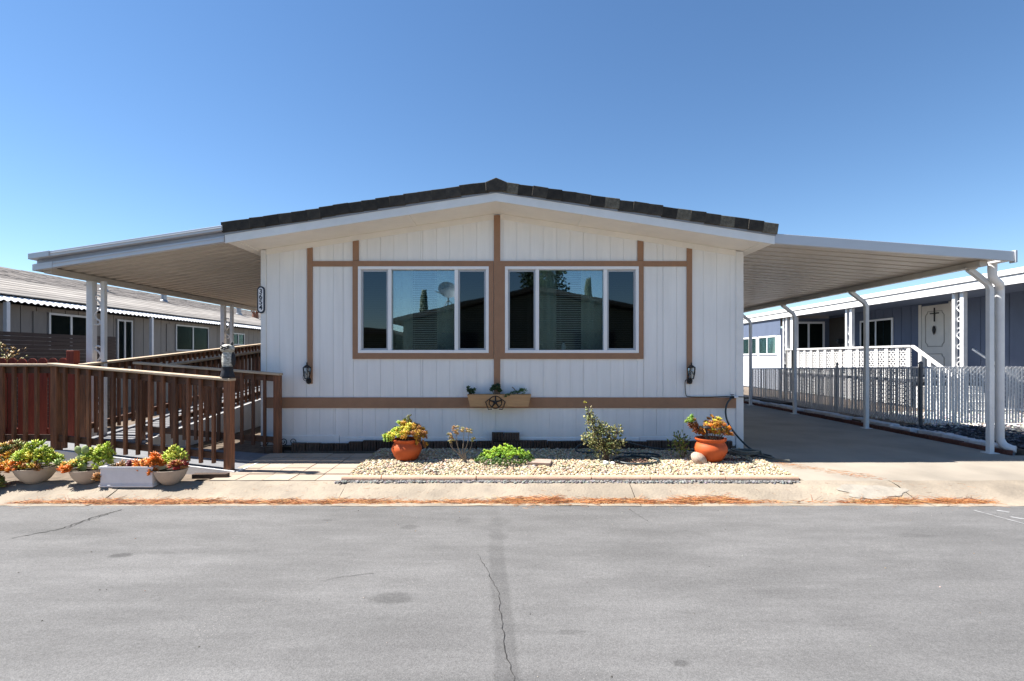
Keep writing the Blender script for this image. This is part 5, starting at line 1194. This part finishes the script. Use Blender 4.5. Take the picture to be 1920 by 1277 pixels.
for k in range(8):
    a = k*math.pi/4; mb.tube([(-13.0+0.10*math.cos(a),26.2+0.10*math.sin(a),3.62),(-13.0+0.24*math.cos(a),26.2+0.24*math.sin(a),3.85),(-13.0+0.10*math.cos(a),26.2+0.10*math.sin(a),4.05)],0.03,5)
mb.lathe([(0.16,-0.25),(0.14,0.0),(0.1,0.02)],(-13.0,26.2,3.60),12); mb.build('turbine_vent', mat('rusty_metal', (0.22,0.09,0.05), 0.7, 0.2, 12), ln)
# dark slatted fence
df = thing('slatted_fence', (-8.5,9,-0.08), 'dark brown horizontal slat fence behind the ramp', 'fence')
for k in range(26): bx('slat', M_darkslat, df, -8.512, -8.49-0.006*(k%2), 4.5, 11.1, -0.02+k*0.0715, 0.046+k*0.0715)
for y in (4.6,7.8,11.04): bx('post', M_darkslat, df, -8.60, -8.513, y-0.045, y+0.045, -0.08, 1.84)
lv = Leaves().cloud((-7.75,7.95,1.35), (0.28,0.2,0.28), 220, 0.06, 0.03, 0.004, [(0.34,0.22,0.08),(0.2,0.2,0.07),(0.42,0.28,0.12)], 0.3, 0.0); t = thing('garden_bush', (-7.75,7.95,-0.07), 'bronze-leaved bush rising behind the red fence', 'bush'); lv.build('crown', t)
MB().tube([(-7.75,7.95,-0.08),(-7.75,7.95,1.2)],0.03,6).build('trunk', M_bark, t)

# ================================================================== ACROSS THE STREET (seen mirrored in the panes)
oh = thing('opposite_home', (1,-6,0), 'tan gabled mobile home across the street, mirrored in the windows', 'house')
M_tan = mat('tan_siding', (0.13,0.125,0.085), 0.7, 0.06, 3); M_broof = mat('brown_roof', (0.12,0.095,0.07), 0.9, 0.2, 10, bump=0.3)
MB().pxz([(-4.6,-0.2),(6.2,-0.2),(6.2,3.15),(1.0,4.15),(-4.6,2.9)], -18, -6.2).build('wall', M_tan, oh)
MB().pxz([(-5.1,2.85),(1.0,4.2),(6.8,3.12),(6.8,3.27),(1.0,4.38),(-5.1,3.0)], -18.4, -5.7).build('roof', M_broof, oh)
for (a, b) in ((-3.2,-1.4),(2.6,4.4)):
    f = MB().box(a,b,-6.199,-6.15,1.4,1.46).box(a,b,-6.199,-6.15,2.44,2.5).box(a,a+0.06,-6.199,-6.15,1.46,2.44).box(b-0.06,b,-6.199,-6.15,1.46,2.44).build('window', M_broof, oh)
    MB().box(a+0.06,b-0.06,-6.19,-6.17,1.46,2.44).build('pane', M_black, f)
bx('skirting', M_white, oh, -4.62, 6.22, -6.19, -6.12, -0.2, 0.5)
o2 = thing('opposite_bungalow', (-11,-9,0), 'low brown-roofed home across the street beside the tan gabled one', 'house')
MB().box(-18,-5.4,-17,-7.2,-0.2,2.45).build('wall', M_tan, o2); MB().pxz([(-18.4,2.4),(-5.0,2.4),(-5.2,2.62),(-11.5,3.1),(-18.2,2.62)], -17.4, -6.8).build('roof', M_broof, o2)
dsh = thing('satellite_dish', (-2.75,-6.4,3.4), 'grey satellite dish on the opposite roof, mirrored in the window', 'satellite dish')
mb = MB().lathe([(0.02,0.0),(0.25,0.03),(0.42,0.09),(0.43,0.10),(0.25,0.045),(0.02,0.015)], (0,0,0), 24, 1, 0.85); d_ = mb.build('dish', M_galv, origin=(0,0,0), smooth=True); d_.parent = dsh; d_.location = (0,0.1,0.85); d_.rotation_euler = (R(-70),R(20),0)
MB().tube([(-2.75,-6.4,3.2),(-2.75,-6.35,4.2)],0.03,6).tube([(-3.15,-6.4,3.2),(-2.75,-6.35,3.85)],0.02,6).tube([(-2.3,-6.4,3.35),(-2.75,-6.35,3.85)],0.02,6).tube([(-2.75,-6.3,4.0),(-3.2,-5.8,4.15)],0.02,6).build('mast', M_galv, dsh)
def tree(x, y, h, r, kind, label, n):
    t = thing('cypress_tree' if kind else 'broadleaf_tree', (x,y,-0.25), label, 'tree', 'trees behind the opposite home'); lv = Leaves()
    MB().tube([(x,y,-0.25),(x,y,h*0.5),(x,y,h*0.85)],[0.16,0.12,0.04],8).build('trunk', M_bark, t)
    if kind:
        for k in range(n):
            q = random.random(); a = random.uniform(0,6.28); rr = r*(1-q)**0.7*random.uniform(.5,1); lv.m.append(leaf_m((x+rr*math.cos(a),y+rr*math.sin(a),0.6+q*(h-0.6)),(math.cos(a)*.4,math.sin(a)*.4,1),0.34,0.10,0.05)); lv.c.append(jc((0.03,0.055,0.022)))
    else:
        for k in range(8): lv.cloud((x+random.uniform(-r,r)*.7,y+random.uniform(-r,r)*.7,h*0.62+random.uniform(-.22,.3)*h), (r*.5,r*.5,h*.16), n//8, 0.20, 0.12, 0.015, [(0.05,0.09,0.03),(0.035,0.07,0.025)], 0.2, 0.1)
    lv.build('crown', t)
tree(-5.4,-16,5.3,0.42,1,'dark cypress behind the opposite home near the dish',1500); tree(4.7,-16,6.0,0.42,1,'dark cypress behind the opposite home away from the dish',1500); tree(2.0,-14,8.0,1.5,0,'broad leafy tree rising behind the opposite ridge',5200); tree(12,-12,6.5,2.4,0,'broad leafy tree beside the opposite home',5200)
struct(MB().box(-70,70,-60,-4.41,-0.236,-0.10).build('opposite_verge', M_conc, origin=(0,0,0)))
# things on the window sill
bt = thing('sill_bottle', (0.79,Y0+0.085,1.51), 'small white bottle on the inner window sill', 'bottle'); MB().lathe([(0.028,0.0),(0.032,0.01),(0.032,0.075),(0.018,0.095),(0.014,0.115)], (0.79,Y0+0.085,1.511), 14).build('bottle', M_vinyl, bt, smooth=True); MB().lathe([(0.016,0.115),(0.016,0.13)], (0.79,Y0+0.085,1.5112), 12).build('cap', M_black, bt)
